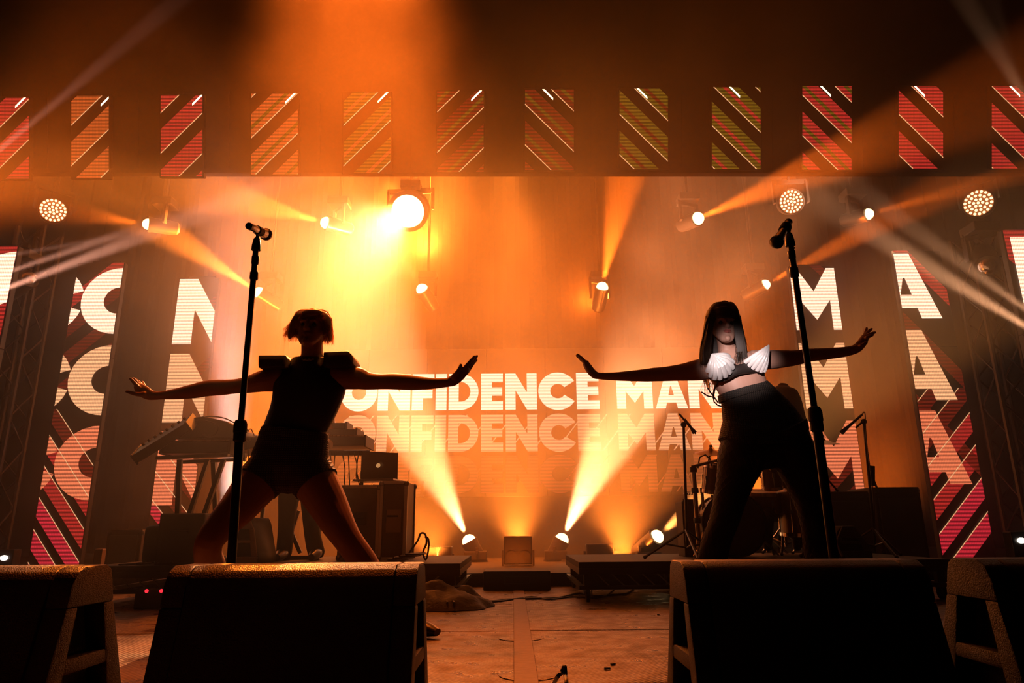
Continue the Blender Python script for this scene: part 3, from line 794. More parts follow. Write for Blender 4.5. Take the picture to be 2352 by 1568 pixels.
# vest, pads, collar, shorts
v = MB()
chain(v, YM, [(673, 1012, 0, 81, .63), (680, 978, 0, 71.5, .65), (694, 945, 0, 75, .64), (705, 912, 0, 80, .62), (711, 885, 0, 84, .56), (714, 862, 0, 73, .54)], 32)
chain(v, YM, [(676, 850, 0, 18), (650, 856, 0, 20), (632, 862, 0, 22)], 16); chain(v, YM, [(748, 848, 0, 18), (775, 852, 0, 20), (795, 858, 0, 22)], 16)
organic('vest', v, VEST, t, .006, 3)
px_prism(MB(), YM - .01, [(606, 824), (668, 823.5), (673, 831), (673, 850), (606, 852)], .17).build('shoulder_pad', PADM, t, world=True, bevel=.008, smooth=True)
px_prism(MB(), YM - .01, [(752, 817), (808, 814), (816, 822), (820, 832), (819, 842), (806, 850), (752, 850)], .17).build('shoulder_pad', PADM, t, world=True, bevel=.008, smooth=True)
nb = MB()
for i in range(46):
    a = 2 * PI * i / 46
    c = P(716, 829, YM); nb.ball(c + Vector((math.cos(a) * .068, math.sin(a) * .062, .012 * math.sin(a) + (.006 if i % 2 else 0))), .0075, 8, 6)
organic('beaded_collar', nb, STEEL, t, .003, 0)
s_ = MB()
chain(s_, YM, [(676, 995, 0, 77, .66), (673, 1015, 0, 81, .64), (667, 1050, 0, 89, .64), (664, 1072, 0, 88, .66)], 32)
chain(s_, YM, [(640, 1055, 0, 52), (606, 1095, -.02, 53), (590, 1113, -.04, 52)], 24, round_=False)
chain(s_, YM, [(686, 1055, 0, 55), (714, 1092, 0, 55), (728, 1113, -.01, 53)], 24, round_=False)
chain(s_, YM, [(640, 1085, 0, 40), (664, 1100, 0, 34), (690, 1085, 0, 40)], 20)
organic('knit_shorts', s_, KNIT, t, .005, 2)
w_ = MB(); chain(w_, YM, [(678, 988, 0, 76.5, .67), (674, 1008, 0, 81, .66)], 32, round_=False)
organic('waistband', w_, KNIT, t, .004, 1)
f_ = MB(); shoe(f_, P(480, 1418, YM + .02), P(470, 1440, YM - .4)); f_.build('shoe', BOOT, t, smooth=True, world=True)
f_ = MB(); shoe(f_, P(918, 1420, YM), P(918, 1420, YM) + Vector((.20, -.10, 0))); f_.build('shoe', BOOT, t, smooth=True, world=True)

# ---------------- second singer
YW = 3.7
t = thing('person', 'person with long dark hair in a shell-shaped bra, knit shorts and fishnet tights, arms out', 'person', (P(1760, 1200, YW).x, YW, 0))
b = MB()
chain(b, YW, [(1762, 1025, 0, 80, .62), (1754, 1000, 0, 92, .56), (1742, 965, 0, 84, .58), (1726, 930, 0, 69, .64), (1712, 903, 0, 57, .70), (1702, 880, 0, 58, .66), (1694, 858, 0, 63, .60), (1686, 838, 0, 62, .52), (1678, 822, 0, 40, .6)], 32)
chain(b, YW, [(1680, 832, .01, 26), (1672, 815, .01, 21), (1668, 795, 0, 19), (1664, 775, -.01, 19)], 20)
cW = P(1662, 754, YW - .03)
T = head(b, cW, .92, R(-4), R(-8), R(4), ears=False)
chain(b, YW, [(1640, 846, 0, 25), (1620, 847, 0, 25), (1600, 850, 0, 24), (1565, 855, 0, 19.5), (1528, 858.5, 0, 16.8), (1500, 860, 0, 15.8), (1484, 861.5, 0, 14.8), (1450, 863, 0, 12.4), (1422, 864, 0, 10.3), (1395, 864, 0, 8.6), (1375, 863, 0, 7.8)])
chain(b, YW, [(1728, 828, 0, 24), (1755, 826, 0, 23.5), (1785, 824.5, 0, 21.5), (1825, 821.5, 0, 18), (1850, 817, 0, 16), (1866, 814.5, 0, 15), (1906, 811.5, 0, 13), (1935, 808.5, 0, 11.8), (1955, 804.5, 0, 10.8), (1968, 800, 0, 10.4)])
chain(b, YW, [(1376, 863, 0, 7.8, .9), (1367, 861, 0, 8.8, 1.1), (1358, 853, 0, 9, 1.5), (1350, 842, 0, 8.4, 1.9), (1344, 832, 0, 7, 2.0)], 16)
for k_, (tx, ty, dy) in enumerate(((1326, 813.5, -.028), (1324, 815.5, -.008), (1326.5, 817, .014), (1331, 823, .034))):
    bx_, by_ = 1346 + k_ * .3, 835 + k_
    finger(b, YW, [(bx_, by_, dy, 4.5), (bx_ * .55 + tx * .45 + 1.5, by_ * .55 + ty * .45 - .5, dy * 1.05, 4.1), (bx_ * .25 + tx * .75 + 1, by_ * .25 + ty * .75, dy * 1.05, 3.7), (tx, ty, dy, 3.0)])
finger(b, YW, [(1364, 862, -.02, 6), (1356, 855, -.034, 5), (1349, 845, -.038, 4.3), (1344, 837, -.038, 3.5)])
chain(b, YW, [(1966, 801, 0, 10.4, .9), (1975, 793, 0, 10.8, .8), (1982, 783, 0, 10, .8), (1988, 773, 0, 8.5, 1.0)], 16)
finger(b, YW, [(1986, 770, .03, 4.2), (1988.5, 762, .034, 3.8), (1990, 756, .034, 3.4), (1991, 752.5, .034, 2.8)])
finger(b, YW, [(1989, 769, .012, 4.4), (1993, 763, .012, 4.0), (1998, 758.5, .012, 3.6), (2003, 755, .012, 2.9)])
finger(b, YW, [(1990, 772, -.010, 4.6), (1997, 768, -.010, 4.2), (2004, 765, -.010, 3.8), (2010.5, 763, -.010, 3.0)])
finger(b, YW, [(1990, 775, -.03, 4.2), (1996, 773, -.03, 3.8), (2001, 771, -.03, 3.4), (2005.5, 769, -.03, 2.7)])
finger(b, YW, [(1977, 795, -.03, 5.5), (1984, 791, -.036, 4.5), (1988.5, 787.5, -.036, 4), (1991.5, 785, -.034, 3.2)])
legL = [(1715, 1020, 0, 55), (1700, 1060, 0, 50), (1688, 1100, 0, 41), (1676, 1145, 0, 34.5), (1664, 1190, -.02, 31.5), (1650, 1228, -.04, 30), (1640, 1262, -.03, 30.5), (1630, 1300, .0, 29.5), (1618, 1345, .02, 22), (1608, 1385, .04, 16), (1604, 1405, .05, 15)]
legR = [(1800, 1010, 0, 58), (1822, 1045, 0, 50), (1839, 1085, 0, 43), (1852, 1125, 0, 37), (1864, 1165, -.02, 33.5), (1873, 1205, -.03, 32), (1878, 1250, -.02, 31), (1882, 1290, 0, 29), (1886, 1340, .02, 21), (1890, 1380, .04, 15.5), (1892, 1400, .05, 14.5)]
chain(b, YW, legL, 24); chain(b, YW, legR, 24)
organic('body', b, SKIN2, t, .0042, 3)
eyes(t, T, .92, EYEM)
MB().tube([T((-.022, -.089, -.056)), T((-.009, -.0985, -.0535)), T((0, -.0975, -.0555)), T((.009, -.0985, -.0535)), T((.022, -.089, -.056))], [.0015, .0045, .004, .0045, .0015], 8).tube([T((-.02, -.089, -.062)), T((0, -.0985, -.0665)), T((.02, -.089, -.062))], [.0015, .0055, .0015], 8).build('lips', mat('lip_red', (.45, .12, .10), .35), t, smooth=True, world=True)
h = MB()
chain(h, YW, [(1665, 698, .01, 12), (1664, 703, .01, 24, 1.0), (1662, 713, .01, 33, 1.05), (1660, 727, .03, 39, .95), (1659, 745, .05, 42, .72), (1660, 765, .06, 46, .6), (1661, 785, .065, 50, .5), (1662, 806, .07, 54, .42), (1662, 835, .075, 52, .36), (1664, 852, .08, 44, .34)], 28)
chain(h, YW, [(1652, 704, -.02, 12), (1640, 716, -.06, 12), (1632, 735, -.07, 10.5), (1627, 760, -.065, 10.5), (1622, 785, -.06, 12), (1618, 812, -.06, 12), (1616, 834, -.055, 9)], 14)
chain(h, YW, [(1676, 703, -.02, 12), (1684, 714, -.06, 12), (1691, 733, -.07, 10), (1697, 760, -.065, 11), (1701, 785, -.06, 12), (1705, 806, -.06, 11), (1704, 824, -.055, 8)], 14)
chain(h, YW, [(1642, 717, -.075, 9), (1652, 713, -.10, 10), (1664, 712, -.108, 10.5), (1676, 714, -.10, 10), (1685, 718, -.075, 9)], 14, .5)
chain(h, YW, [(1645, 724, -.085, 7), (1654, 723, -.105, 7), (1664, 723, -.112, 7), (1674, 724, -.105, 7), (1682, 726, -.085, 7)], 12, .5)
organic('hair', h, HAIRM, t, .005, 2)
sb = MB()
for i in range(420):
    s_ = rnd.choice((-1, 1)); u = rnd.random()
    x1 = 1661 + s_ * rnd.uniform(28, 41)
    xe = (1606 + rnd.random() * 30) if s_ < 0 else (1690 + rnd.random() * 27)
    ye = (800 + rnd.random() * 45) if s_ < 0 else (790 + rnd.random() * 30)
    d = rnd.uniform(-.07, .09)
    strand(sb, YW, [(1665 + s_ * rnd.uniform(0, 14), 696 + rnd.uniform(0, 3), 0), (1662 + s_ * 26, 704 + rnd.random() * 4, d * .6), (x1, 728, d), ((x1 * .6 + xe * .4), 762, d), (xe, ye, d)], .0018)
for i in range(200):      # strands lying over the two front locks
    s_ = rnd.choice((-1, 1)); o_ = rnd.uniform(-10, 10)
    strand(sb, YW, [(1662 + s_ * 8 + o_ * .3, 700, -.03), (1662 + s_ * 24 + o_ * .5, 714, -.085), (1661 + s_ * 32 + o_ * .8, 738, -.098), (1661 + s_ * 37 + o_, 770, -.096), (1661 + s_ * 42 + o_ * 1.1, 800, -.092), (1662 + s_ * 43 + o_ * 1.3, rnd.uniform(820, 846), -.08)], .0016)
for i in range(60):       # ends that show below the arm and over the chest
    s_ = rnd.choice((-1, 1)); x0 = 1661 + s_ * rnd.uniform(30, 46); strand(sb, YW, [(x0, 780, -.075), (x0 - s_ * 2, 808, -.09), (x0 - s_ * rnd.uniform(-4, 14), rnd.uniform(822, 846), -.10)], .0014)
for i in range(34):
    x0 = rnd.uniform(1612, 1640)
    strand(sb, YW, [(x0, 850, .09), (x0 + 3, 875, .10), (x0 + rnd.uniform(-10, 12), rnd.uniform(895, 918), .10)], .0016)
o = sb.build('hair_strands', HAIRM, t, smooth=True, world=True, fix=False); o['kind'] = 'stuff'
# bra: dark base band, straps with a tied bow at the back, two ribbed shells
SHELL = mat('reflective_white_shell', (.95, .93, .93), .32, .15, .8)
SHELLG = mat('shell_rib_edge', (.30, .22, .20), .4)
b = MB()
chain(b, YW, [(1638, 862, -.05, 13, .6), (1660, 862, -.105, 15, .5), (1690, 850, -.128, 12, .5), (1722, 845, -.105, 13, .5), (1752, 848, -.04, 11, .6)], 14)
organic('bra_band', b, VEST, t, .004, 2)
def cord(mb, Y, pts, r=.003):
    mb.tube([P(x, y, Y + d) for x, y, d in pts], r, 6)
b = MB()
cord(b, YW, [(1650, 872, -.06), (1642, 890, 0), (1639, 905, .06), (1639, 914, .09)], .006)
cord(b, YW, [(1639, 912, .09), (1625, 909, .09), (1611, 900, .09)], .004)
cord(b, YW, [(1639, 912, .09), (1640, 922, .09), (1648, 930, .09), (1659, 934, .08)], .004)
cord(b, YW, [(1625, 890, .09), (1631, 900, .09), (1639, 910, .09), (1649, 924, .09)], .004)
b.build('bra_strap', VEST, t, smooth=True, world=True)
def shell(ap, arc, dY, bulge):
    """ribbed fan: a raised rib from the apex to each arc point"""
    base = MB(); A = P(ap[0], ap[1], YW + dY)
    pts = [P(x, y, YW + dY) for x, y in arc]
    top = []
    n = len(pts)
    A2 = A + Vector((0, -.03, 0))
    vs = [A2] + [p + Vector((0, .012, 0)) for p in pts]
    mid = []
    for i, p in enumerate(pts): mid.append(A.lerp(p, .6) + Vector((0, -bulge * math.sin(PI * (i + .5) / n) * .9 - .012, 0)))
    vs += mid
    fs = []
    for i in range(n - 1): fs += [(0, 1 + n + i, 2 + n + i), (1 + n + i, 1 + i, 2 + i, 2 + n + i)]
    sh = base.add(vs, fs).add([v + Vector((0, .012, 0)) for v in vs], [tuple(reversed(f)) for f in fs]).build('shell_cup', SHELLG, t, world=True)
    for i in range(n - 1):
        e = (pts[i] + pts[i + 1]) / 2; m_ = (mid[i] + mid[i + 1]) / 2; w2 = (pts[i + 1] - pts[i]).length / 2
        MB().tube([A2 + Vector((0, -.004, 0)), A2.lerp(m_, .55) + Vector((0, -.010, 0)), m_ + Vector((0, -.004, 0)), m_.lerp(e, .6) + Vector((0, -.006, 0)), e + Vector((0, .004, 0))],
                  [.004, w2 * .50, w2 * .80, w2 * .93, w2 * .80], 10, flat=.7, yax=(0, 1, 0)).build('rib', SHELL, sh, smooth=True)
        last = sh.children[-1]; last.data.transform(mw(t).inverted())
    return sh
shell((1631, 817), [(1667, 817), (1684, 825), (1687, 838), (1682, 851), (1673, 861), (1661, 868), (1648, 872), (1636, 869), (1628, 861), (1625, 846)], -.155, .045)
shell((1761, 796), [(1708, 827), (1715, 837), (1724, 844), (1734, 849), (1744, 853), (1753, 855.5), (1760, 852)], -.125, .035)
# shorts, tights, fishnet
s_ = MB()
chain(s_, YW, [(1709, 897, 0, 58.5, .74), (1727, 932, 0, 74, .66), (1743, 966, 0, 90, .60), (1755, 1000, 0, 99, .58), (1760, 1024, 0, 97, .62)], 36, round_=False)
chain(s_, YW, [(1716, 990, 0, 58), (1704, 1028, 0, 55)], 24, round_=False)
chain(s_, YW, [(1792, 990, 0, 66), (1805, 1012, 0, 58)], 24, round_=False)
organic('knit_shorts', s_, KNIT, t, .005, 2)
s_ = MB(); chain(s_, YW, [(1707, 893, 0, 61, .72), (1713, 910, 0, 64, .74)], 36, round_=False)
organic('waistband', s_, KNIT, t, .004, 1)
s_ = MB()
g = lambda L_: [(x, y, d, r + 1.0) for x, y, d, r in L_[:-1]]
chain(s_, YW, g(legL), 24); chain(s_, YW, g(legR), 24); chain(s_, YW, [(1762, 1030, 0, 83, .62), (1756, 1006, 0, 94, .57)], 32)
organic('tights', s_, TIGHTS, t, .005, 2)
NET = mat('fishnet_thread', (.02, .012, .01), .55)
for L_ in (legL, legR):
    tmp = MB(); ps, rs, fl = chain(tmp, YW, [(x, y, d, r + 1.8) for x, y, d, r in L_[:-2]], 8)
    # even rings along the leg, then diagonal threads both ways
    seg = [0.0]
    for i in range(1, len(ps)): seg.append(seg[-1] + (ps[i] - ps[i - 1]).length)
    tot = seg[-1]; rows = int(tot / .011); nn = 36
    def at(s):
        for i in range(1, len(ps)):
            if s <= seg[i]:
                u = (s - seg[i - 1]) / max(1e-6, seg[i] - seg[i - 1])
                return ps[i - 1].lerp(ps[i], u), rs[i - 1] * (1 - u) + rs[i] * u, (ps[i] - ps[i - 1]).normalized()
        return ps[-1], rs[-1], (ps[-1] - ps[-2]).normalized()
    net = MB()
    for sgn in (-1, 1):
        for j in range(0, nn, 2):
            line = []
            for q in range(2, rows - 1):
                p, r_, tt = at(tot * q / rows)
                x = tt.cross(Vector((0, 1, 0))).normalized(); y = x.cross(tt)
                a = 2 * PI * (j + sgn * q * .5) / nn
                line.append(p + x * (math.cos(a) * r_) + y * (math.sin(a) * r_))
            net.tube(line, .0011, 3, cap=False)
    net.build('fishnet', NET, t, world=True, fix=False)
for L_, s2 in ((legL, -1), (legR, 1)):
    x, y, d, r_ = L_[-1]; a = P(x, y, YW + d)
    f_ = MB(); toe = Vector((a.x + s2 * .05, a.y - .2, 0))
    dd = Vector((s2 * .2, -1, 0)).normalized(); g0 = Vector((a.x, a.y, 0))
    f_.tube([a, Vector((a.x, a.y, .16)), g0 + Vector((0, 0, .13)) + dd * .05, g0 + dd * .13 + Vector((0, 0, .055)), g0 + dd * .19 + Vector((0, 0, .03))], [.040, .042, .040, .042, .026], 14)
    f_.tube([g0 + Vector((0, .03, .12)), g0 + Vector((0, .035, 0))], [.024, .016], 12)
    f_.tube([g0 + dd * .09 + Vector((0, 0, .015)), g0 + dd * .20 + Vector((0, 0, .012))], [.040, .032], 12, flat=.3)
    f_.build('shoe', BOOT, t, smooth=True, world=True)

# ---------------- keyboard player behind the first singer, only the legs show
YK = 5.45
t = thing('person', 'person in dark trousers standing behind the first singer at the keyboards', 'person', (P(695, 1280, YK).x, YK, .26))
b = MB()
chain(b, YK, [(695, 1110, 0, 50, .6), (697, 1080, 0, 48, .62), (698, 1040, 0, 44, .62), (700, 990, 0, 50, .56), (702, 945, 0, 54, .5), (704, 915, 0, 44, .5), (705, 900, 0, 20, .9)], 20)
T = head(b, P(706, 858, YK - .02), 1.0, 0, R(20))
chain(b, YK, [(705, 905, .02, 17), (706, 880, .02, 15)], 14)
for s2 in (-1, 1):
    chain(b, YK, [(704 + s2 * 46, 935, 0, 16), (704 + s2 * 52, 985, -.02, 14), (704 + s2 * 50, 1020, -.10, 12), (704 + s2 * 46, 1015, -.32, 9), (704 + s2 * 44, 1012, -.40, 8)], 14)
    hx = 704 + s2 * 44
    for k_ in range(4): finger(b, YK, [(hx - 5 + 3.4 * k_, 1013, -.42, 2.8), (hx - 5 + 3.6 * k_, 1012, -.46, 2.5), (hx - 5 + 3.7 * k_, 1016, -.49, 2.2)], 8)
    finger(b, YK, [(hx - s2 * 6, 1016, -.41, 3), (hx - s2 * 10, 1018, -.44, 2.5)], 8)
organic('body', b, SKIN, t, .009, 2)
b = MB()
chain(b, YK, [(695, 1118, 0, 50, .62), (696, 1085, 0, 50, .66)], 20)
chain(b, YK, [(672, 1105, 0, 27), (664, 1140, 0, 24), (660, 1180, 0, 20), (657, 1215, 0, 18), (654, 1250, .02, 18), (652, 1272, .03, 18)], 18)
chain(b, YK, [(716, 1105, 0, 28), (715, 1140, 0, 25), (714, 1180, 0, 20), (716, 1215, 0, 18), (722, 1250, .02, 19), (728, 1272, .03, 19)], 18)
organic('trousers', b, mat('dark_trousers', (.03, .02, .018), .8), t, .008, 3)
b = MB(); chain(b, YK, [(697, 1075, 0, 51, .68), (698, 1040, 0, 47, .68), (700, 990, 0, 53, .6), (702, 945, 0, 56, .56), (704, 918, 0, 40, .6)], 20)
organic('shirt', b, VEST, t, .009, 2)
for x_ in (652, 729):
    a = P(x_, 1270, YK); f_ = MB(); f_.tube([Vector((a.x, YK + .06, .31)), Vector((a.x, YK, .315)), Vector((a.x, YK - .08, .30)), Vector((a.x, YK - .16, .285))], [.03, .04, .042, .026], 12)
    f_.build('shoe', BOOT, t, smooth=True, world=True)
# ---------------- drummer under a tall black veil
YD = 6.0
t = thing('person', 'seated drummer under a tall rounded veil behind the drum kit', 'person', (P(1797, 1250, YD).x, YD, .26))
b = MB()
chain(b, YD, [(1797, 1175, 0, 42, .7), (1797, 1130, 0, 38, .7), (1797, 1080, 0, 40, .6), (1797, 1030, 0, 46, .5), (1797, 1000, 0, 38, .5), (1797, 985, 0, 16, .9)], 18)
head(b, P(1797, 952, YD - .02), 1.0)
chain(b, YD, [(1797, 995, 0, 14), (1797, 970, 0, 14)], 12)
for s2 in (-1, 1):
    chain(b, YD, [(1797 + s2 * 40, 1015, 0, 14), (1797 + s2 * 50, 1055, -.04, 12), (1797 + s2 * 46, 1090, -.12, 10), (1797 + s2 * 34, 1080, -.32, 8), (1797 + s2 * 32, 1078, -.38, 8)], 12)
    for k_ in range(4): finger(b, YD, [(1797 + s2 * 32 - 5 + 3 * k_, 1078, -.39, 2.6), (1797 + s2 * 32 - 5 + 3 * k_, 1083, -.42, 2.4), (1797 + s2 * 32 - 5 + 3 * k_, 1088, -.40, 2.2)], 8)
    finger(b, YD, [(1797 + s2 * 24, 1076, -.39, 2.6), (1797 + s2 * 22, 1080, -.42, 2.4)], 8)
    chain(b, YD, [(1797 + s2 * 18, 1175, -.02, 22), (1797 + s2 * 28, 1172, -.25, 18), (1797 + s2 * 32, 1172, -.42, 15), (1797 + s2 * 34, 1215, -.44, 13), (1797 + s2 * 34, 1258, -.42, 10)], 14)
organic('body', b, mat('black_overalls', (.02, .014, .012), .8), t, .009, 2)
VEIL = mat('black_veil_net', (.03, .02, .016), .9)
b = MB(); chain(b, YD, [(1799, 888, 0, 14, .9), (1799, 894, 0, 26, .95), (1800, 905, 0, 33, .9), (1801, 925, 0, 40, .85), (1802, 955, 0, 46, .8), (1804, 985, 0, 51, .75), (1806, 1010, 0, 56, .7), (1806, 1030, 0, 60, .66)], 28, round_=True)
organic('veil', b, VEIL, t, .008, 3)
st = thing('drum_stool', 'round drum stool under the veiled drummer', 'stool', (P(1797, 1250, YD).x, YD, .26))
MB().lathe([(.0, .44), (.16, .44), (.17, .47), (.16, .50), (0, .51)], n=24).build('seat', VEST, st, smooth=True)
MB().tube([(0, 0, .02), (0, 0, .45)], .015, 10).build('post', CHROME, st, smooth=True)
for k_ in range(3):
    a = 2 * PI * k_ / 3; MB().bar((0, 0, .2), (.2 * math.cos(a), .2 * math.sin(a), .01), .02, .01).build('leg', CHROME, st)
# ============================================================ lamps
LENS = {}
def lens_mat(col, st):
    k_ = (col, st)
    if k_ not in LENS:
        m = bpy.data.materials.new('lit_lens'); m.use_nodes = True; nt = m.node_tree; nt.nodes.clear()
        e = nt.nodes.new('ShaderNodeEmission'); e.inputs['Color'].default_value = (*col, 1); e.inputs['Strength'].default_value = st
        o = nt.nodes.new('ShaderNodeOutputMaterial'); nt.links.new(e.outputs[0], o.inputs[0]); m.cycles.emission_sampling = 'NONE'; LENS[k_] = m
    return LENS[k_]
def moving_head(pos, d, r, label, hang=None, floor=False, lit=True, col=(1, .62, .26), group='beam lamps lit towards the hall'):
    """lamp head at pos looking along d; hang: height of the pipe top, or floor"""
    d = Vector(d).normalized(); pos = Vector(pos)
    br = max(r * 1.25, .10)
    base_z = pos.z + .34 if not floor else .10
    t = thing('moving_head_lamp', label, 'stage lamp', (pos.x, pos.y, base_z if not floor else .10), group=group)
    c = pos - d * .16                                        # pivot
    MB().lathe([(br * .55, -.20), (br * .85, -.17), (br * .95, -.05), (br * .92, .10), (br, .14), (br, .165), (r * 1.0, .165)], c, d, 28).build('lamp_head', BLACKM, t, smooth=True, world=True)
    dm = 1.0 if r < .15 else .3                               # small lamps get a bulged lens so their glare shows round
    MB().lathe([(r, 0), (r * .97, r * .25 * dm), (r * .80, r * .60 * dm), (r * .5, r * .87 * dm), (0, r * dm)], pos, d, 28).build('lens', lens_mat(col, 5) if lit else CHROME, t, smooth=True, world=True)
    sg = -1 if floor else 1
    hz_ = Vector((0, 0, 1))
    sd = d.cross(hz_); sd = Vector((1, 0, 0)) if sd.length < .1 else sd.normalized()
    y = MB(); ty = .26 * sg
    if floor: ty = -(c.z - .10 - .13)
    for q in (-1, 1):
        y.bar(c + sd * q * (br + .03), c + sd * q * (br + .03) + Vector((0, 0, ty)), .03, .07)
    y.bar(c - sd * (br + .045) + Vector((0, 0, ty)), c + sd * (br + .045) + Vector((0, 0, ty)), .03, .07)
    y.build('yoke', BLACKM, t, world=True, bevel=.004)
    bc = c + Vector((0, 0, ty + sg * .06))
    MB().box(bc, (.26, .24, .10)).build('base', BLACKM, t, world=True, bevel=.012)
    if hang:
        MB().box((bc.x, pos.y, hang - .01), (.07, .44, .035)).build('truss_clamp', BLACKM, t, world=True)
        MB().tube([bc + Vector((0, 0, .05)), Vector((bc.x, bc.y, hang))], .018, 10).build('drop_pipe', BLACKM, t, world=True, smooth=True)
    return t
lab = ['amber beam lamp far left, below the third header panel', 'amber beam lamp left of centre, its beam fanning to the left', 'amber beam lamp right of centre with a wide beam rising right',
       'amber beam lamp at the right, its beam rising to the frame edge', 'biggest and brightest lamp, glaring white above the first singer', 'beam lamp half hidden by the left microphone stand',
       'small beam lamp above and right of the first singer', 'small beam lamp right of centre with a beam going straight up', 'small beam lamp behind the right microphone stand',
       'floor beam lamp left of centre, under the lettering', 'floor beam lamp right of centre, under the lettering', 'floor beam lamp beside the drum kit']
for i, (px, py, Y, tx, ty, tY, ang, pw, col, rp, bl) in enumerate(LAMPS):
    a, b = P(px, py, Y), P(tx, ty, tY)
    if rp > 30: b = P(785, 600, 5.6)
    fl_ = py > 1000
    moving_head(a, b - a, rp * S(px, py, Y), lab[i], hang=None if fl_ else (5.29 if Y < 8.5 else 5.89), floor=fl_)
# truss the lamps hang from, mostly hidden by the fascia
def truss(name, label, a, b, w_=.29, group=None, n=None):
    a, b = Vector(a), Vector(b); d = (b - a); Ln = d.length; d.normalize()
    up = Vector((0, 0, 1)) if abs(d.z) < .9 else Vector((0, 1, 0)); x = d.cross(up).normalized(); y = x.cross(d)
    t = thing(name, label, 'truss', a, group=group)
    cs_ = [(-1, -1), (1, -1), (1, 1), (-1, 1)]
    for i, j in cs_: MB().tube([a + x * i * w_ / 2 + y * j * w_ / 2, b + x * i * w_ / 2 + y * j * w_ / 2], .025, 8).build('chord', ALU, t, world=True, smooth=True)
    n = int(Ln / w_); br = MB()
    for k_ in range(n):
        for f_ in range(4):
            i0, i1 = cs_[f_], cs_[(f_ + 1) % 4]
            if k_ % 2: i0, i1 = i1, i0
            p0 = a + d * (Ln * k_ / n) + x * i0[0] * w_ / 2 + y * i0[1] * w_ / 2
            p1 = a + d * (Ln * (k_ + 1) / n) + x * i1[0] * w_ / 2 + y * i1[1] * w_ / 2
            br.tube([p0, p1], .010, 5)
    o = br.build('bracing', ALU, t, world=True, smooth=True); o['kind'] = 'stuff'
    return t
for nm_, y_, z_ in (('front', YT, 5.45), ('rear', YU, 6.05)):
    t = truss('lighting_truss', 'horizontal box truss that the %s row of lamps hangs from' % nm_, (-6.5, y_, z_), (6.5, y_, z_))
    for x_ in (-5, 0, 5): MB().tube([(x_, y_, z_ + .1), (x_, y_, 8.66)], .012, 6).box((x_, y_, z_ + .4), (.16, .16, .4)).build('chain_hoist', BLACKM, t, world=True)
# vertical tower at the far left with side lamps, and the lamp cluster at the right edge
p = P(72, 640, 7.0)
truss('truss_tower', 'dark vertical truss tower between the two leftmost LED columns', (p.x, 7.0, .10), (p.x, 7.0, 3.7))
p = P(2278, 575, 6.4)
truss('truss_tower', 'dark vertical truss tower at the right edge behind the hanging lamp', (p.x + .1, 6.75, .10), (p.x + .1, 6.75, 3.45))
# LED wash clusters
def wash(px, py, Y, rp, d, label):
    c = P(px, py, Y); r = rp * S(px, py, Y); d = Vector(d).normalized()
    t = thing('wash_lamp', label, 'stage lamp', (c.x, c.y, c.z + .3), group='round LED wash lamps under the header')
    MB().lathe([(r * .6, -.22), (r * 1.0, -.12), (r * 1.12, -.01), (r * 1.12, .01), (r * 1.02, .01), (r * 1.0, -.005)], c, d, 32).build('lamp_head', BLACKM, t, smooth=True, world=True)
    u = d.cross(Vector((0, 0, 1))).normalized(); v = u.cross(d)
    l = MB()
    for ring_, n in ((0, 1), (1, 6), (2, 12), (3, 18)):
        for k_ in range(n):
            a = 2 * PI * k_ / max(n, 1) + ring_ * .2; rr = r * .29 * ring_
            l.ball(c + u * rr * math.cos(a) + v * rr * math.sin(a) + d * .008, r * .105, 8, 6)
    o = l.build('diode_lenses', lens_mat((1, .62, .30), 3.2), t, smooth=True, world=True); o['kind'] = 'stuff'
    MB().lathe([(r, 0), (0, .001)], c - d * .003, d, 24).build('lens_plate', lens_mat((1, .25, .06), .5), t, world=True)
    MB().bar(c + u * (r + .06) + Vector((0, 0, -.02)), c + u * (r + .06) + Vector((0, 0, .28)), .03, .06).bar(c - u * (r + .06) + Vector((0, 0, -.02)), c - u * (r + .06) + Vector((0, 0, .28)), .03, .06).bar(c + u * (r + .07) + Vector((0, 0, .28)), c - u * (r + .07) + Vector((0, 0, .28)), .03, .06).build('yoke', BLACKM, t, world=True, bevel=.004)
    MB().tube([c + Vector((0, 0, .28)), Vector((c.x, c.y, 5.29))], .018, 10).build('drop_pipe', BLACKM, t, world=True, smooth=True)
    MB().box((c.x, c.y, 5.28), (.07, .40, .035)).build('truss_clamp', BLACKM, t, world=True)
wash(122, 483, YT, 27, (.62, -.75, -.12), 'round LED wash lamp at the far left, dotted with diodes')
wash(1817, 463, YT, 27, (-.05, -.95, -.28), 'round LED wash lamp above the right microphone')
wash(2247, 466, YT, 30, (-.72, -.68, -.10), 'round LED wash lamp near the right edge')
c = P(2268, 610, 6.4)
t = moving_head(c, (-.4, -.6, -.7), .09, 'unlit moving head lamp hanging by the right edge, its yoke catching light', lit=False, group=None)
MB().bar((c.x, c.y + .1, c.z + .40), (P(2278, 575, 6.4).x + .1, 6.7, c.z + .40), .05, .05).build('side_arm', BLACKM, t, world=True)
c = P(66, 640, 6.7)
t = moving_head(c, (.8, -.4, .3), .08, 'unlit moving head lamp clamped beside the far left LED column', lit=False, group=None)
MB().bar((c.x - .1, c.y, c.z + .38), (P(72, 640, 7.0).x, 7.0, c.z + .38), .05, .05).build('side_arm', BLACKM, t, world=True)
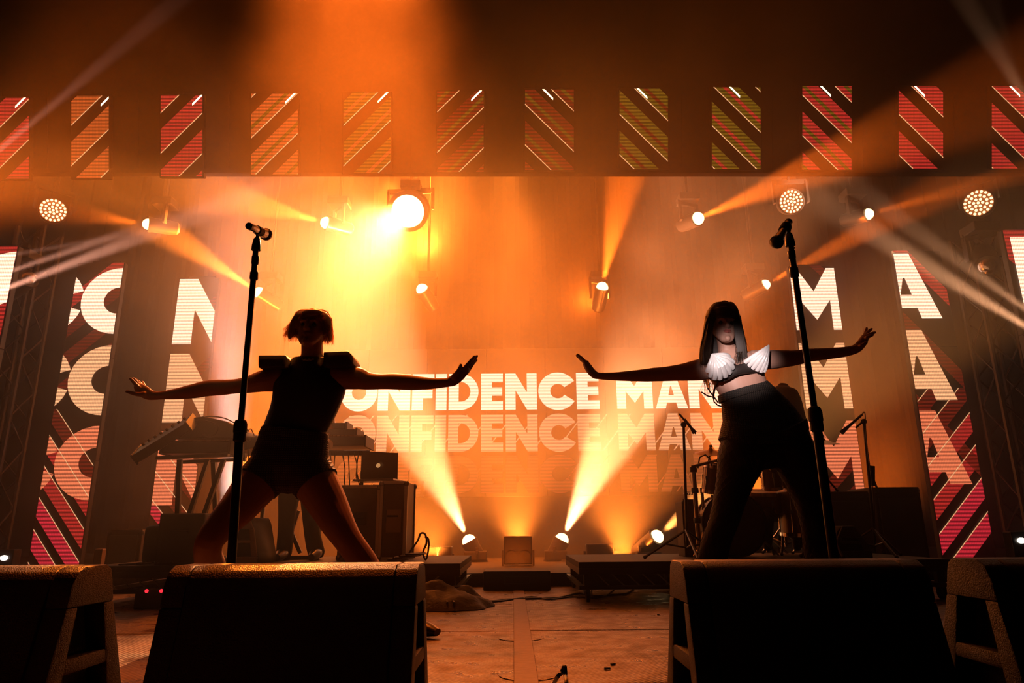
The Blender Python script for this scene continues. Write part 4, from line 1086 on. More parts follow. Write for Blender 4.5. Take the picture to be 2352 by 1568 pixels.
# four-cell blinders on the upstage platform, unlit
def blinder(px, py, Y, rows, label, w_=.16):
    c = P(px, py, Y); t = thing('blinder_lamp', label, 'blinder', (c.x, Y, .10), group='unlit blinder lamps at the back')
    H = .135 * rows
    zc = max(c.z - .10, H / 2 + .02)
    MB().box((0, .04, zc), (.29, .10, H + .01)).build('housing', BLACKM, t, bevel=.008)
    for a in range(rows):
        for q in (-1, 1):
            z = zc + (a - (rows - 1) / 2) * .132
            MB().lathe([(.048, 0), (.058, -.03), (.063, -.035)], (q * .068, -.012, z), (0, 1, 0), 20).build('reflector', BLACKM, t, smooth=True)
    MB().box((-.16, .04, zc / 2), (.02, .05, zc)).box((.16, .04, zc / 2), (.02, .05, zc)).build('stand', BLACKM, t)
blinder(1190, 1281, 7.4, 2, 'unlit four-cell blinder in the centre at the back')
blinder(1378, 1265, 7.6, 1, 'unlit two-cell blinder right of centre at the back')
blinder(1006, 1271, 7.6, 1, 'unlit two-cell blinder left of centre at the back')

# ============================================================ stage monitors
def monitor(x0, x1, label, k_=0):
    """floor wedge seen from behind, its grille towards the singers"""
    W = x1 - x0; H = .40
    t = thing('stage_monitor', label, 'monitor speaker', ((x0 + x1) / 2, 2.08, 0), group='black wedge monitors along the stage front')
    prof = [(-.205, 0), (-.215, .03), (-.135, H - .05), (-.115, H - .015), (-.085, H), (.02, H), (.045, H - .012), (.06, H - .04), (.20, .05), (.205, 0)]
    cap = .062
    MB().prism([(-y, z) for y, z in prof], -W / 2 + cap, W / 2 - cap, Matrix.Rotation(PI / 2, 4, 'Z') @ Matrix.Scale(-1, 4, (0, 0, 0)) if False else Matrix(((0, 1, 0, 0), (-1, 0, 0, 0), (0, 0, 1, 0), (0, 0, 0, 1)))).build('cabinet', PLASTIC, t, bevel=.008, smooth=True)
    # end mouldings with two openings and a handle bar between
    for s_ in (-1, 1):
        xa, xb = (W / 2 - cap, W / 2) if s_ > 0 else (-W / 2, -W / 2 + cap)
        if s_ > 0: xa += .001
        else: xb -= .001
        def fr(u, z):                       # u 0..1 across the profile at height z
            yf = -.215 + .085 * min(1, z / (H - .05)); yr = .205 - .15 * min(1, z / (H - .05))
            return yf + (yr - yf) * u
        b = MB()
        def piece(pl):
            n = len(pl); b.add([(xa, y, z) for y, z in pl] + [(xb, y, z) for y, z in pl],
                               [tuple(range(n)), tuple(reversed(range(n, 2 * n)))] + [(i, i + n, (i + 1) % n + n, (i + 1) % n) for i in range(n)])
        z0, z1, z2, z3 = .035, .125, .165, .295
        piece([(-.205, 0), (.205, 0), (fr(1, z0), z0), (fr(0, z0), z0)])
        piece([(fr(0, z0), z0), (fr(.20, z0), z0), (fr(.23, z3), z3), (fr(0, z3), z3)])
        piece([(fr(.80, z0), z0), (fr(1, z0), z0), (fr(1, z3), z3), (fr(.77, z3), z3)])
        piece([(fr(0, z3), z3), (fr(1, z3), z3), (.058, H - .04), (.045, H - .012), (.02, H), (-.085, H), (-.115, H - .015), (-.135, H - .05)])
        o = b.build('end_moulding', PLASTIC, t, bevel=.006, smooth=True)
        h = MB(); n_ = 2
        h.bar((( xa + xb) / 2, fr(.18, z1), (z1 + z2) / 2), ((xa + xb) / 2, fr(.82, z1), (z1 + z2) / 2), cap - .004, z2 - z1)
        h.build('handle', PLASTIC, t, bevel=.007, smooth=True)
        MB().bar(((xa + xb) / 2, fr(.2, z0), z0 + .006), ((xa + xb) / 2, fr(.8, z0), z0 + .006), cap - .006, .018).build('inner_lip', PLASTIC, t, bevel=.004, smooth=True)
    # perforated grille on the side that faces the singers
    a, b2 = Vector((0, .212, .04)), Vector((0, .072, H - .035))
    MB().bar(a, b2, W - 2 * cap - .03, .006, up=(0, 1, 0)).build('grille', mat('steel_grille', (.03, .03, .03), .5, .6, .5, .6, 500), t)
    for x_ in (-W / 2 + .1, W / 2 - .1):
        for y_ in (-.15, .15): MB().lathe([(.02, 0), (.018, .006)], (x_, y_, -.001), n=12).build('foot', RUBBER, t)
    return t
monitor(-1.92, -1.19, 'black wedge monitor at the left edge of the frame, its end with handle openings visible')
monitor(-.945, -.262, 'black wedge monitor in front of the first singer, left of the gap')
monitor(.462, 1.125, 'black wedge monitor in front of the second singer, right of the gap')
monitor(1.285, 2.02, 'black wedge monitor at the right edge of the frame')

# ============================================================ singers' microphone stands
def mic(t_, a, b, rg, col=STEEL):
    """handheld microphone: a tail, b grille centre"""
    a, b = Vector(a), Vector(b); d = (b - a); Ln = d.length; d.normalize()
    m = thing('microphone', t_, 'microphone', a)
    MB().lathe([(rg * .55, 0), (rg * .62, .01), (rg * .60, .05), (rg * .66, Ln * .6), (rg * .80, Ln - rg * .9), (rg * .8, Ln - rg * .7)], a, d, 24).build('body', CHROME, m, smooth=True, world=True)
    MB().lathe([(rg * .50, -.012), (rg * .60, -.010), (rg * .62, .004)], a, d, 20).build('tail_cap', BLACKM, m, smooth=True, world=True)
    MB().ball(b, rg, 24, 16).build('grille', mat('mic_mesh', (.05, .045, .04), .45, .7, .5, 1.0, 900), m, smooth=True, world=True)
    MB().lathe([(rg * .96, -.006), (rg * 1.06, -.004), (rg * 1.06, .004), (rg * .96, .006)], b, d, 24).build('collar_ring', BLACKM, m, smooth=True, world=True)
    return m
def straight_stand(label, Y, top, bot, clutch, joints, clip_to, knob=None):
    top, bot = P(top[0], top[1], Y), P(bot[0], bot[1], Y)
    ax = (top - bot).normalized()
    base = bot - ax * ((bot.z - 0) / ax.z)
    t = thing('mic_stand', label, 'microphone stand', base)
    MB().lathe([(.13, 0), (.13, .015), (.12, .024), (.03, .03), (.022, .05), (.018, .06)], (0, 0, 0), n=32).build('base', BLACKM, t, smooth=True)
    c0, c1 = P(clutch[0], clutch[1], Y), P(clutch[2], clutch[3], Y)
    MB().tube([base + Vector((0, 0, .03)), c1], .0165, 16).build('lower_tube', BLACKM, t, smooth=True, world=True)
    MB().tube([c1, top], .0115, 16).build('upper_tube', BLACKM, t, smooth=True, world=True)
    g = (c0 - c1).length
    MB().lathe([(.017, -.012), (.0225, -.006), (.0225, g * .35), (.0245, g * .36), (.0245, g * .8), (.020, g), (.012, g + .004)], c1, ax, 20).build('clutch', RUBBER, t, smooth=True, world=True)
    for (x0, y0, y1, r_) in joints:
        q0, q1 = P(x0, y1, Y), P(x0, y0, Y)
        h_ = (q1 - q0).length; cc = base + ax * ((q0 - base).dot(ax))
        MB().lathe([(r_ * .86, -.004), (r_, 0), (r_, h_), (r_ * .86, h_ + .004)], cc, ax, 18).build('collar', BLACKM, t, smooth=True, world=True)
    cl = Vector(clip_to)
    MB().lathe([(.0115, -.052), (.0185, -.050), (.0175, -.03), (.0125, -.002), (.008, .004)], top, ax, 16).build('swivel', BLACKM, t, smooth=True, world=True)
    MB().tube([top, top.lerp(cl, .5), cl], [.006, .007, .011], 10).build('mic_clip', RUBBER, t, smooth=True, world=True)
    if knob: MB().tube([P(knob[0], knob[1], Y), P(knob[0] + 6, knob[1] - 1, Y)], .004, 8).build('knob', BLACKM, t, smooth=True, world=True)
    return t
YA = 2.55
ct = P(594, 534, YA)
t = straight_stand('black straight microphone stand in front of the first singer', YA, (590, 548), (534, 1290), (553, 966, 550, 1008), [(584, 590, 605, .0145), (581, 626, 640, .0165)], ct)
ta, tb = P(574, 520, YA - .13), P(611, 538, YA + .02)
mic('chrome microphone on the left stand, its tail towards the viewer', ta, tb, 13.5 * S(611, 538, YA))
MB().lathe([(.0165, -.02), (.0185, -.018), (.0185, .018), (.0165, .02)], ta.lerp(tb, .55), tb - ta, 18).build('clip_cradle', RUBBER, t, smooth=True, world=True)
YB = 2.45
t = straight_stand('black straight microphone stand in front of the second singer, leaning left', YB, (1812, 537), (1912, 1268), (1869, 936, 1877, 984), [(1820, 578, 592, .0145), (1827, 616, 634, .0165)], P(1812, 522, YB), knob=(1820, 570))
ta, tb = P(1810, 512, YB - .03), P(1784, 556, YB - .10)
mic('chrome microphone on the right stand, tilted down to the left', ta, tb, 14.5 * S(1784, 556, YB))
MB().lathe([(.0165, -.02), (.0195, -.018), (.0195, .018), (.0165, .02)], ta.lerp(tb, .28), tb - ta, 18).build('clip_cradle', RUBBER, t, smooth=True, world=True)

# ============================================================ rolling risers
RZ = .26
def riser(x0, x1, y0, y1, label):
    t = thing('rolling_riser', label, 'riser', ((x0 + x1) / 2, (y0 + y1) / 2, 0), group='low rolling risers')
    W, D = x1 - x0, y1 - y0
    MB().box((0, 0, RZ - .02), (W, D, .04)).build('deck', WOODPLY, t, bevel=.003)
    for s_ in (-1, 1):
        MB().box((0, s_ * (D / 2 - .02), RZ - .060), (W, .04, .04)).build('top_rail', BLACKM, t)
        MB().box((0, s_ * (D / 2 - .02), .095), (W, .03, .025)).build('bottom_rail', BLACKM, t)
        MB().box((s_ * (W / 2 - .02), 0, RZ - .060), (.04, D - .08, .04)).build('end_rail', BLACKM, t)
        MB().box((s_ * (W / 2 - .02), 0, .095), (.03, D - .08, .025)).build('end_rail', BLACKM, t)
        n = 22
        for i in range(n):
            xa = -W / 2 + .12 + (W - .24) * i / n; xb = xa + (W - .24) / n * .8
            up_ = (i < n / 4) or (n / 2 < i < .75 * n)
            MB().bar((xa, s_ * (D / 2 - .02), RZ - .08 if up_ else .105), (xb, s_ * (D / 2 - .02), .105 if up_ else RZ - .08), .008).build('brace', STEEL, t)
    for sx in (-1, -.34, .34, 1):
        for s_ in (-1, 1):
            x_, y_ = sx * (W / 2 - .06), s_ * (D / 2 - .05)
            MB().box((x_, y_, .15), (.05, .05, .14)).build('leg', BLACKM, t, bevel=.003)
            cst = MB().bar((x_ - .025, y_, .09), (x_ - .025, y_ , .045), .006, .03).bar((x_ + .025, y_, .09), (x_ + .025, y_, .045), .006, .03).box((x_, y_, .09), (.07, .07, .008)).build('caster', BLACKM, t)
            MB().lathe([(.03, -.016), (.042, -.012), (.042, .012), (.03, .016)], (x_, y_, .042), (1, 0, 0), 20).build('wheel', RUBBER, cst, smooth=True)
    return t
riser(-2.85, -.36, 4.80, 6.08, 'low rolling riser at the left carrying the keyboard rig')
riser(.44, 2.95, 4.85, 6.08, 'low rolling riser at the right carrying the drum kit')

ORD6 = ('leftmost', 'second from the left', 'third from the left', 'third from the right', 'second from the right', 'rightmost')
# ============================================================ keyboard rig, left of the first singer
Yk = 5.35
def bx_on(t, c, d, m, name='body', rot=None, bevel=.006):
    return MB().box(c, d, rot).build(name, m, t, bevel=bevel, world=False)
# z-shaped stand with four slanted legs
base = P(455, 1190, Yk); tz = P(470, 1062, Yk).z
t = thing('keyboard_stand', 'black keyboard stand with slanted legs at the far left of the riser', 'keyboard stand', (base.x, Yk, RZ))
for (xt, xb_, y_) in ((413, 408, -.10), (478, 432, -.16), (514, 466, -.16), (490, 496, .18)):
    MB().bar(P(xt, 1055, Yk + y_), P(xb_, 1190, Yk + y_), .035, .03).build('leg', BLACKM, t, world=True, bevel=.003)
zf = RZ + .015
for y_ in (-.16, .18):
    a = P(405, 1190, Yk + y_); b = P(500, 1190, Yk + y_); MB().bar((a.x, Yk + y_, zf), (b.x + .1, Yk + y_, zf), .04, .03).build('foot', BLACKM, t, world=True, bevel=.003)
    for x_ in (408, 432, 466, 496):
        pass
for (xt, xb_, y_) in ((413, 408, -.10), (478, 432, -.16), (514, 466, -.16), (490, 496, .18)):
    q = P(xb_, 1190, Yk + y_); MB().tube([q, (q.x, q.y, RZ + .01)], .016, 8).build('leg_end', BLACKM, t, world=True)
a = P(385, 1060, Yk); b = P(545, 1052, Yk)
for y_ in (-.17, .17): MB().bar((a.x, Yk + y_, tz + .02), (b.x, Yk + y_, tz + .04), .04, .025).build('support_arm', STEEL if y_ < 0 else BLACKM, t, world=True, bevel=.003)
KEYW = mat('ivory_keys', (.55, .52, .46), .4)
def synth(label, c, W, D, H, rot, knobs=8, keys=0, col=None):
    """keyboard or drum machine: case, knobs and keys on the top face"""
    t = thing('synthesizer', label, 'synthesizer', c, rot=rot)
    MB().box((0, 0, H / 2), (W, D, H)).build('case', col or BLACKM, t, bevel=.008)
    for s_ in (-1, 1): MB().box((s_ * (W / 2 + .008), 0, H / 2), (.016, D + .01, H + .015)).build('side_cheek', BLACK, t, bevel=.004)
    for i in range(knobs):
        MB().lathe([(.011, 0), (.010, .016), (0, .017)], (-W / 2 + W * (i + .7) / (knobs + .5), D * .25, H), n=10).build('knob', RUBBER, t, smooth=True)
    n = keys
    for i in range(n):
        MB().box((-W / 2 + W * (i + .5) / n, -D * .22, H + .005), (W / n * .9, D * .45, .012)).build('key', KEYW, t)
    return t
zt_ = tz + .055
def rotm(rx=0, ry=0, rz=0): return (Matrix.Rotation(rz, 3, 'Z') @ Matrix.Rotation(ry, 3, 'Y') @ Matrix.Rotation(rx, 3, 'X'))
p = P(455, 1040, Yk)
synth('flat black synthesizer on the far left keyboard stand', (P(470, 1040, Yk).x, Yk, tz + .055), .50, .34, .09, rotm(), 8, 14)
# the slanted keyboard whose end drops to the left
synth('tilted keyboard with its end dropping to the left', (P(412, 1018, Yk - .05).x, Yk - .22, P(412, 1022, Yk).z), .42, .26, .07, rotm(R(28), R(-33), 0), 8, 0)
t = thing('mixer_case', 'dark sloping mixer case on top of the left keyboards', 'mixer', (P(490, 1005, Yk).x, Yk, tz + .165))
b = MB(); W = .50
b.prism([(-.24, 0), (.30, 0), (.30, .06), (.16, .13), (-.02, .17), (-.10, .16), (-.24, .09)], -.17, .17).build('case', BLACKM, t, bevel=.01)
for k_ in range(6): MB().lathe([(.009, 0), (.008, .014), (0, .015)], (-.05 + .05 * k_, -.05, .165 - .012 * k_), n=8).build('knob', RUBBER, t)
def cable(label, pts, r=.004, cat='cable', name='cable', m=None, group=None):
    pts = [Vector(p) for p in pts]
    P2 = []
    for i in range(len(pts) - 1):
        p0, p1, p2, p3 = pts[max(i - 1, 0)], pts[i], pts[i + 1], pts[min(i + 2, len(pts) - 1)]
        for k_ in range(6):
            u = k_ / 6; P2.append(.5 * ((2 * p1) + (p2 - p0) * u + (2 * p0 - 5 * p1 + 4 * p2 - p3) * u * u + (3 * p1 - p0 - 3 * p2 + p3) * u ** 3))
    P2.append(pts[-1])
    o = MB().tube(P2, r, 7).build(name, m or CABLE, None, smooth=True)
    return tag(o, label, cat, group)
def pc(l, Y): return [P(q[0], q[1], Y + (q[2] if len(q) > 2 else 0)) for q in l]
cable('cable looping over the top of the sloping mixer case', pc([(445, 985, -.18), (420, 975, -.2), (440, 962, -.1), (480, 956, 0), (515, 960, 0), (545, 975, 0), (560, 985, 0)], Yk), .005)
cable('cable drooping from the left end of the mixer case', pc([(430, 968, -.18), (470, 966, -.2), (500, 978, -.19), (490, 1000, -.19), (465, 998, -.19)], Yk), .005)
# second half of the rig between stand and singer
t = thing('keyboard_stand', 'black keyboard stand half hidden behind the first singer', 'keyboard stand', (P(660, 1200, 5.5).x, 5.55, RZ))
for (x0, y0, x1, y1, m_) in ((640, 1270, 678, 1160, STEEL), (655, 1268, 686, 1172, STEEL), (690, 1270, 645, 1165, BLACKM)):
    MB().bar(P(x0, y0, 5.5), P(x1, y1, 5.5), .022, .03).build('leg', m_, t, world=True, bevel=.002)
q = P(647, 1272, 5.5); MB().bar((q.x - .12, 5.5, RZ + .015), (q.x + .28, 5.5, RZ + .015), .03, .03).build('foot', BLACKM, t, world=True)
MB().bar(P(600, 1040, 5.5), P(850, 1040, 5.5), .03, .04).build('support_arm', BLACKM, t, world=True)
for x_ in (615, 745, 835): MB().bar(P(x_, 1040, 5.52), (P(x_, 1040, 5.52).x, 5.52, RZ), .025, .025).build('upright', BLACKM, t, world=True)
zz = P(700, 1035, 5.5).z + .02
synth('keyboard behind the left microphone stand and first singer', (P(610, 1020, 5.5).x, 5.5, zz), .42, .30, .08, rotm(0, R(-14), 0), 7, 12)
synth('wide synthesizer on the stand right of the first singer', (P(782, 1030, 5.5).x, 5.5, zz), .44, .32, .075, rotm(), 9, 14)
synth('drum machine stacked on the wide synthesizer', (P(772, 1010, 5.5).x, 5.5, zz + .08), .36, .26, .055, rotm(), 7)
synth('small effects box on top of the drum machine', (P(762, 993, 5.5).x, 5.5, zz + .14), .26, .20, .05, rotm(), 5)
for i, (x_, dx_, ln) in enumerate(((758, 4, 88), (770, -3, 110), (786, 6, 95), (800, 2, 120), (812, 8, 75), (824, -5, 100))):
    cable('%s patch cable hanging below the wide synthesizer' % ORD6[i], pc([(x_, 1038, -.14), (x_ + dx_, 1038 + ln * .4, -.16), (x_ + dx_ * .4 + 3, 1038 + ln * .75, -.15), (x_ + dx_ * 1.3 + 5, 1038 + ln, -.12)], 5.5), .0045, group='patch cables hanging below the synthesizer')
for i, (x_, ln) in enumerate(((562, 60), (572, 75), (598, 50))):
    cable('%s loose cable behind the left microphone stand' % ('leftmost', 'middle', 'rightmost')[i], pc([(x_ + 12, 1000, -.17), (x_ + 4, 985, -.2), (x_ - 3, 1000, -.2), (x_, 1000 + ln, -.2)], 5.5), .0045, group='loose cables behind the left microphone stand')
# flight cases with laptop
CASEM = mat('flight_case_ply', (.09, .05, .035), .5, 0, .5, .1, 40, .2)
def flight_case(label, x0, x1, y0, z0, z1, D):
    t = thing('flight_case', label, 'flight case', ((x0 + x1) / 2, y0 + D / 2, z0), group=None)
    W, H = x1 - x0, z1 - z0
    MB().box((0, 0, H / 2), (W - .02, D - .02, H - .01)).build('panel_box', CASEM, t, bevel=.003)
    for sx in (-1, 1):
        for sy in (-1, 1): MB().box((sx * (W / 2 - .012), sy * (D / 2 - .012), H / 2), (.026, .026, H)).build('corner_edge', STEEL, t, bevel=.003)
    for z_ in (.012, H - .012):
        for sy in (-1, 1): MB().box((0, sy * (D / 2 - .012), z_), (W, .026, .024)).build('edging', STEEL, t, bevel=.003)
    for sx in (-1, 1):
        for sy in (-1, 1):
            for z_ in (.02, H - .02): MB().ball((sx * (W / 2 - .01), sy * (D / 2 - .01), z_), .022, 10, 7).build('ball_corner', STEEL, t, smooth=True)
    h = MB().box((0, -D / 2 + .004, H * .55), (.11, .012, .09)).build('handle_dish', BLACKM, t, bevel=.004)
    MB().tube([(-.04, -D / 2 - .008, H * .55), (.04, -D / 2 - .008, H * .55)], .007, 8).build('handle', RUBBER, t)
    return t
xa, xm, xb = P(778, 1200, 5.3).x, P(872, 1200, 5.3).x, P(936, 1200, 5.3).x
zt1 = P(840, 1104, 5.3).z
flight_case('wide flight case right of the first singer, standing on the riser', xa, xm - .004, 5.3, RZ, zt1 - .03, .45)
t = flight_case('narrow upright flight case with a pale paper sheet, beside the wide case', xm + .004, xb, 5.25, RZ, zt1 - .005, .45)
MB().box(((P(904, 1200, 5.25).x) - (xm + xb) / 2 - .002, -.2295, P(904, 1196, 5.25).z - RZ), (.11, .003, .165)).build('paper_sheet', mat('paper', (.35, .26, .2), .8), t)
t = thing('laptop', 'open laptop seen from behind on top of the flight cases', 'laptop', (P(868, 1100, 5.4).x, 5.45, zt1))
MB().box((0, -.02, .009), (.33, .23, .016)).build('base', STEEL, t, bevel=.004)
q = MB(); q.box((0, 0, .118), (.30, .008, .235), Matrix.Rotation(R(14), 3, 'X') @ Matrix.Rotation(R(4), 3, 'Y')); q.build('lid', mat('laptop_lid', (.16, .13, .12), .4, .5), t, bevel=.003)
t.rotation_euler = (0, 0, R(-10))
MB().lathe([(.0, 0), (.018, 0), (.018, .002)], (0, -.032, .125), (0, -1, .25), 16).build('emblem', lens_mat((1, .45, .15), .5), t)
# lower gear on the left riser
t = thing('gear_case', 'black equipment case standing low at the left of the riser', 'case', (P(437, 1240, 5.0).x, 4.99, RZ))
MB().box((0, 0, .17), (.31, .3, .34)).build('body', BLACK, t, bevel=.012); MB().tube([(-.06, -.16, .22), (.06, -.16, .22)], .007, 8).build('handle', RUBBER, t)
t = thing('gear_bag', 'soft black gear bag slumped at the left end of the riser', 'bag', (P(366, 1250, 5.1).x, 5.2, RZ))
MB().box((0, 0, .13), (.22, .28, .27)).build('body', BLACK, t, bevel=.05, seg=4, smooth=True); MB().tube([(-.05, -.05, .26), (0, -.05, .31), (.05, -.05, .26)], .008, 8).build('strap', RUBBER, t)
def small_wedge(label, px, Y, W, H, lit):
    c = P(px, 1280, Y); t = thing('drum_monitor', label, 'monitor speaker', (c.x, Y, RZ))
    pr = [(-.15, 0), (-.13, .10), (-.07, H - .03), (-.04, H), (.05, H), (.08, H - .04), (.16, .05), (.16, 0)]
    MB().prism([(x * W / .32, z) for x, z in pr], -.14, .24).build('cabinet', BLACK, t, bevel=.01, smooth=True)
    m_ = mat('grey_moulding', (.22, .18, .16), .5) if lit else PLASTIC  # the flag picks the pale grey moulding colour
    b = MB(); k_ = W / .32
    b.prism([(-.15 * k_, 0), (.16 * k_, 0), (.16 * k_, .05), (-.142 * k_, .05)], -.165, -.142).prism([(-.142 * k_, .05), (-.09 * k_, .05), (-.05 * k_, H - .08), (-.085 * k_, H - .08)], -.165, -.142)
    b.prism([(.10 * k_, .05), (.16 * k_, .05), (.105 * k_, H - .08), (.06 * k_, H - .08)], -.165, -.142).prism([(-.085 * k_, H - .08), (.105 * k_, H - .08), (.05 * k_, H), (-.04 * k_, H)], -.165, -.142)
    b.build('end_moulding', m_, t, bevel=.005)
    MB().box((.005, -.154, H * .48), (.20 * k_, .022, .02)).build('handle', m_, t, bevel=.004)
    return t
small_wedge('pale-ended wedge monitor on the riser between stand and singer\'s leg', 573, 5.05, .22, .31, True)
small_wedge('dark wedge monitor lying beside the drum kit at the right', 1932, 5.2, .30, .19 + .03, False)
# coiled cable hook and heap at the right end of the left riser
cable('coiled cable standing up on the right end of the left riser', pc([(930, 1285, 0), (945, 1262), (960, 1240), (966, 1225), (976, 1226), (980, 1245), (972, 1268), (978, 1285), (984, 1262), (984, 1238), (976, 1232)], 5.1), .007)
for i in range(5):
    rr = random.Random(i); x0 = 900 + i * 14
    cable('%s of five cables heaped on the left riser\'s right end' % ('leftmost', 'second from left', 'middle one', 'second from right', 'rightmost')[i], [Vector((P(x0 + 20 * math.cos(a * .9 + i), 1285, 5.0).x, 5.0 + .09 * math.sin(a * 1.1 + i), RZ + .008 + .012 * i)) for a in range(9)], .007, group='cables heaped on the left riser')
for i, px in enumerate((300, 330, 362, 392)):
    cable('%s of four cables on the left riser\'s left end' % ('leftmost', 'second from left', 'second from right', 'rightmost')[i], [Vector((P(px + 16 * math.cos(a + i), 1285, 4.9).x, 4.9 + .06 * math.sin(a * 1.3), RZ + .007 + .004 * i)) for a in range(8)], .006, group='cables lying at the left end of the riser')

# ============================================================ drum kit
DRUM = mat('drum_shell', (.16, .07, .035), .28, 0, .7)
SKINH = mat('drum_head', (.42, .32, .24), .45)
BRASS = mat('cymbal_bronze', (.42, .22, .07), .35, .85)
def drum(name, label, c, ax, r, L_, head_m=None, lugs=8, z0=None):
    ax = Vector(ax).normalized(); c = Vector(c)
    t = thing(name, label, 'drum', c if z0 is None else (c.x, c.y, z0))
    MB().lathe([(r * .97, -L_ / 2), (r * .97, L_ / 2)], c, ax, 36).build('shell', DRUM, t, smooth=True, world=True)
    for s_ in (-1, 1):
        MB().lathe([(r * .98, 0), (r * 1.04, 0), (r * 1.04, .028), (r * .99, .028), (r * .98, 0)], c + ax * (s_ * L_ / 2 - (.014)), ax, 36).build('hoop', CHROME if r < .22 else BLACKM, t, smooth=True, world=True)
        MB().lathe([(r * .97, 0), (0, .004 * s_)], c + ax * (s_ * (L_ / 2 + .003)), ax, 36).build('head', head_m or SKINH, t, smooth=True, world=True)
    u = ax.cross(Vector((.3, .2, 1))).normalized(); v = u.cross(ax)
    for k_ in range(lugs):
        a = 2 * PI * k_ / lugs; o_ = c + (u * math.cos(a) + v * math.sin(a)) * r * 1.02
        MB().tube([o_ - ax * (L_ / 2 - .02), o_ + ax * (L_ / 2 - .02)], .004, 6).build('tension_rod', CHROME, t, world=True)
        MB().box(o_, (.018, .018, .04)).build('lug', CHROME, t, world=True, bevel=.003)
    return t
YR = 5.45
k5 = S(1672, 1190, YR)
cb = P(1674, 1188, YR); rb = 68 * k5
cb.z = RZ + rb * 1.04
t = drum('bass_drum', 'large bass drum with a dark front head, behind the second singer', cb, (-.1, -1, 0), rb, .36, mat('black_drum_head', (.05, .028, .018), .35, 0, .6), 8, RZ)
for s_ in (-1, 1): MB().tube([cb + Vector((s_ * rb * .9, -.05, -rb * .4)), Vector((cb.x + s_ * (rb + .09), cb.y - .1, RZ + .01))], .007, 8).build('spur', CHROME, t, world=True)
c = P(1636, 1098, YR); drum('rack_tom', 'rack tom left of the second singer\'s leg, above the bass drum', c, (.1, -.25, 1), 21 * k5, .20, None, 6)
c = P(1771, 1086, YR); tt = drum('rack_tom', 'rack tom seen between the second singer\'s legs', c, (-.1, -.3, 1), 23 * k5, .22, None, 6)
MB().lathe([(.026, 0), (.03, .01), (.018, .02)], c + Vector((-.02, -23 * k5 - .03, .03)), (0, 1, 0), 16).build('mount', CHROME, tt, world=True)
c = P(1848, 1190, YR + .15); c.z = RZ + .33; drum('floor_tom', 'floor tom half hidden behind the second singer\'s right leg', c, (0, -.05, 1), .19, .34, None, 8, RZ)
tt = bpy.context.scene.collection.objects[-1]
c = P(1752, 1150, YR + .25); drum('snare_drum', 'snare drum low between the second singer\'s legs', c, (0, -.15, 1), .17, .13, None, 8)
sn = thing('snare_stand', 'chrome snare stand under the snare drum', 'drum stand', (c.x, c.y, RZ))
MB().tube([(0, 0, .02), (0, 0, c.z - RZ - .08)], .011, 10).build('post', CHROME, sn, smooth=True)
for k_ in range(3):
    a = 2 * PI * k_ / 3 + .4
    MB().bar((0, 0, .16), (.2 * math.cos(a), .2 * math.sin(a), .008), .02, .008).build('leg', CHROME, sn)
    MB().bar((0, 0, c.z - RZ - .14), (.13 * math.cos(a), .13 * math.sin(a), c.z - RZ - .075), .014, .01).build('basket_arm', CHROME, sn)
def tripod(t, x, y, z0, zr=.22, rr=.26, th=.014, rot=0, m_=None):
    for k_ in range(3):
        a = 2 * PI * k_ / 3 + rot
        e = Vector((x + rr * math.cos(a), y + rr * math.sin(a), z0 + .012))
        MB().tube([(x, y, z0 + zr), e], th * .6, 6).build('leg', m_ or CHROME, t, world=True, smooth=True)
        MB().tube([(x, y, z0 + .08), (x + rr * .5 * math.cos(a), y + rr * .5 * math.sin(a), z0 + .012 + (zr) * .5 - .006)], th * .45, 6).build('strut', m_ or CHROME, t, world=True)
        MB().ball(e, .014, 8, 6).build('rubber_foot', RUBBER, t, world=True)
def cymbal(label, px, py, Y, rp, tilt, rot=0, px_base=None):
    c = P(px, py, Y); r = rp * S(px, py, Y)
    xb_ = c.x if px_base is None else P(px_base, 1200, Y).x
    t = thing('cymbal_stand', label, 'cymbal', (xb_, Y, RZ))
    ax = Vector((math.sin(rot) * math.sin(tilt), -math.cos(rot) * math.sin(tilt), math.cos(tilt)))
    MB().lathe([(0, .030), (r * .10, .026), (r * .17, .012), (r * .19, .008), (r, -.018), (r, -.0195), (r * .2, .005), (0, .026)], c, ax, 40).build('cymbal', BRASS, t, smooth=True, world=True)
    MB().lathe([(.008, .03), (.014, .034), (.014, .05), (.004, .054)], c, ax, 12).build('wing_nut', CHROME, t, world=True)
    k1 = Vector((xb_, Y, RZ + (c.z - RZ) * .62))
    MB().tube([(xb_, Y, RZ + .06), k1], .012, 10).build('lower_tube', CHROME, t, world=True, smooth=True)
    MB().tube([k1, c], .008, 10).build('boom_tube', CHROME, t, world=True, smooth=True)
    MB().lathe([(.018, -.02), (.018, .02)], k1, (0, 0, 1), 12).build('clamp', CHROME, t, world=True)
    tripod(t, xb_, Y, RZ, .24, .24)
    return t
cymbal('cymbal on a stand left of the second singer', 1632, 1036, 5.5, 36, R(14), 0, 1618)
cymbal('cymbal on a stand right of the second singer', 1890, 1013, 5.6, 36, R(10), 0, 1872)
cymbal('low cymbal seen between the second singer\'s legs', 1800, 1150, 5.75, 34, R(-12), .4, 1800)
t = thing('drum_rack', 'chrome drum rack bar behind the second singer\'s left leg', 'drum rack', (P(1592, 1180, 5.35).x, 5.35, RZ))
a, b2 = P(1592, 1072, 5.35), P(1592, 1270, 5.35)
MB().tube([a, (a.x, 5.35, RZ + .02)], .018, 14).build('upright', CHROME, t, world=True, smooth=True)
MB().tube([P(1587, 1072, 5.35), P(1660, 1054, 5.35)], .012, 10).build('crossbar', CHROME, t, world=True, smooth=True)
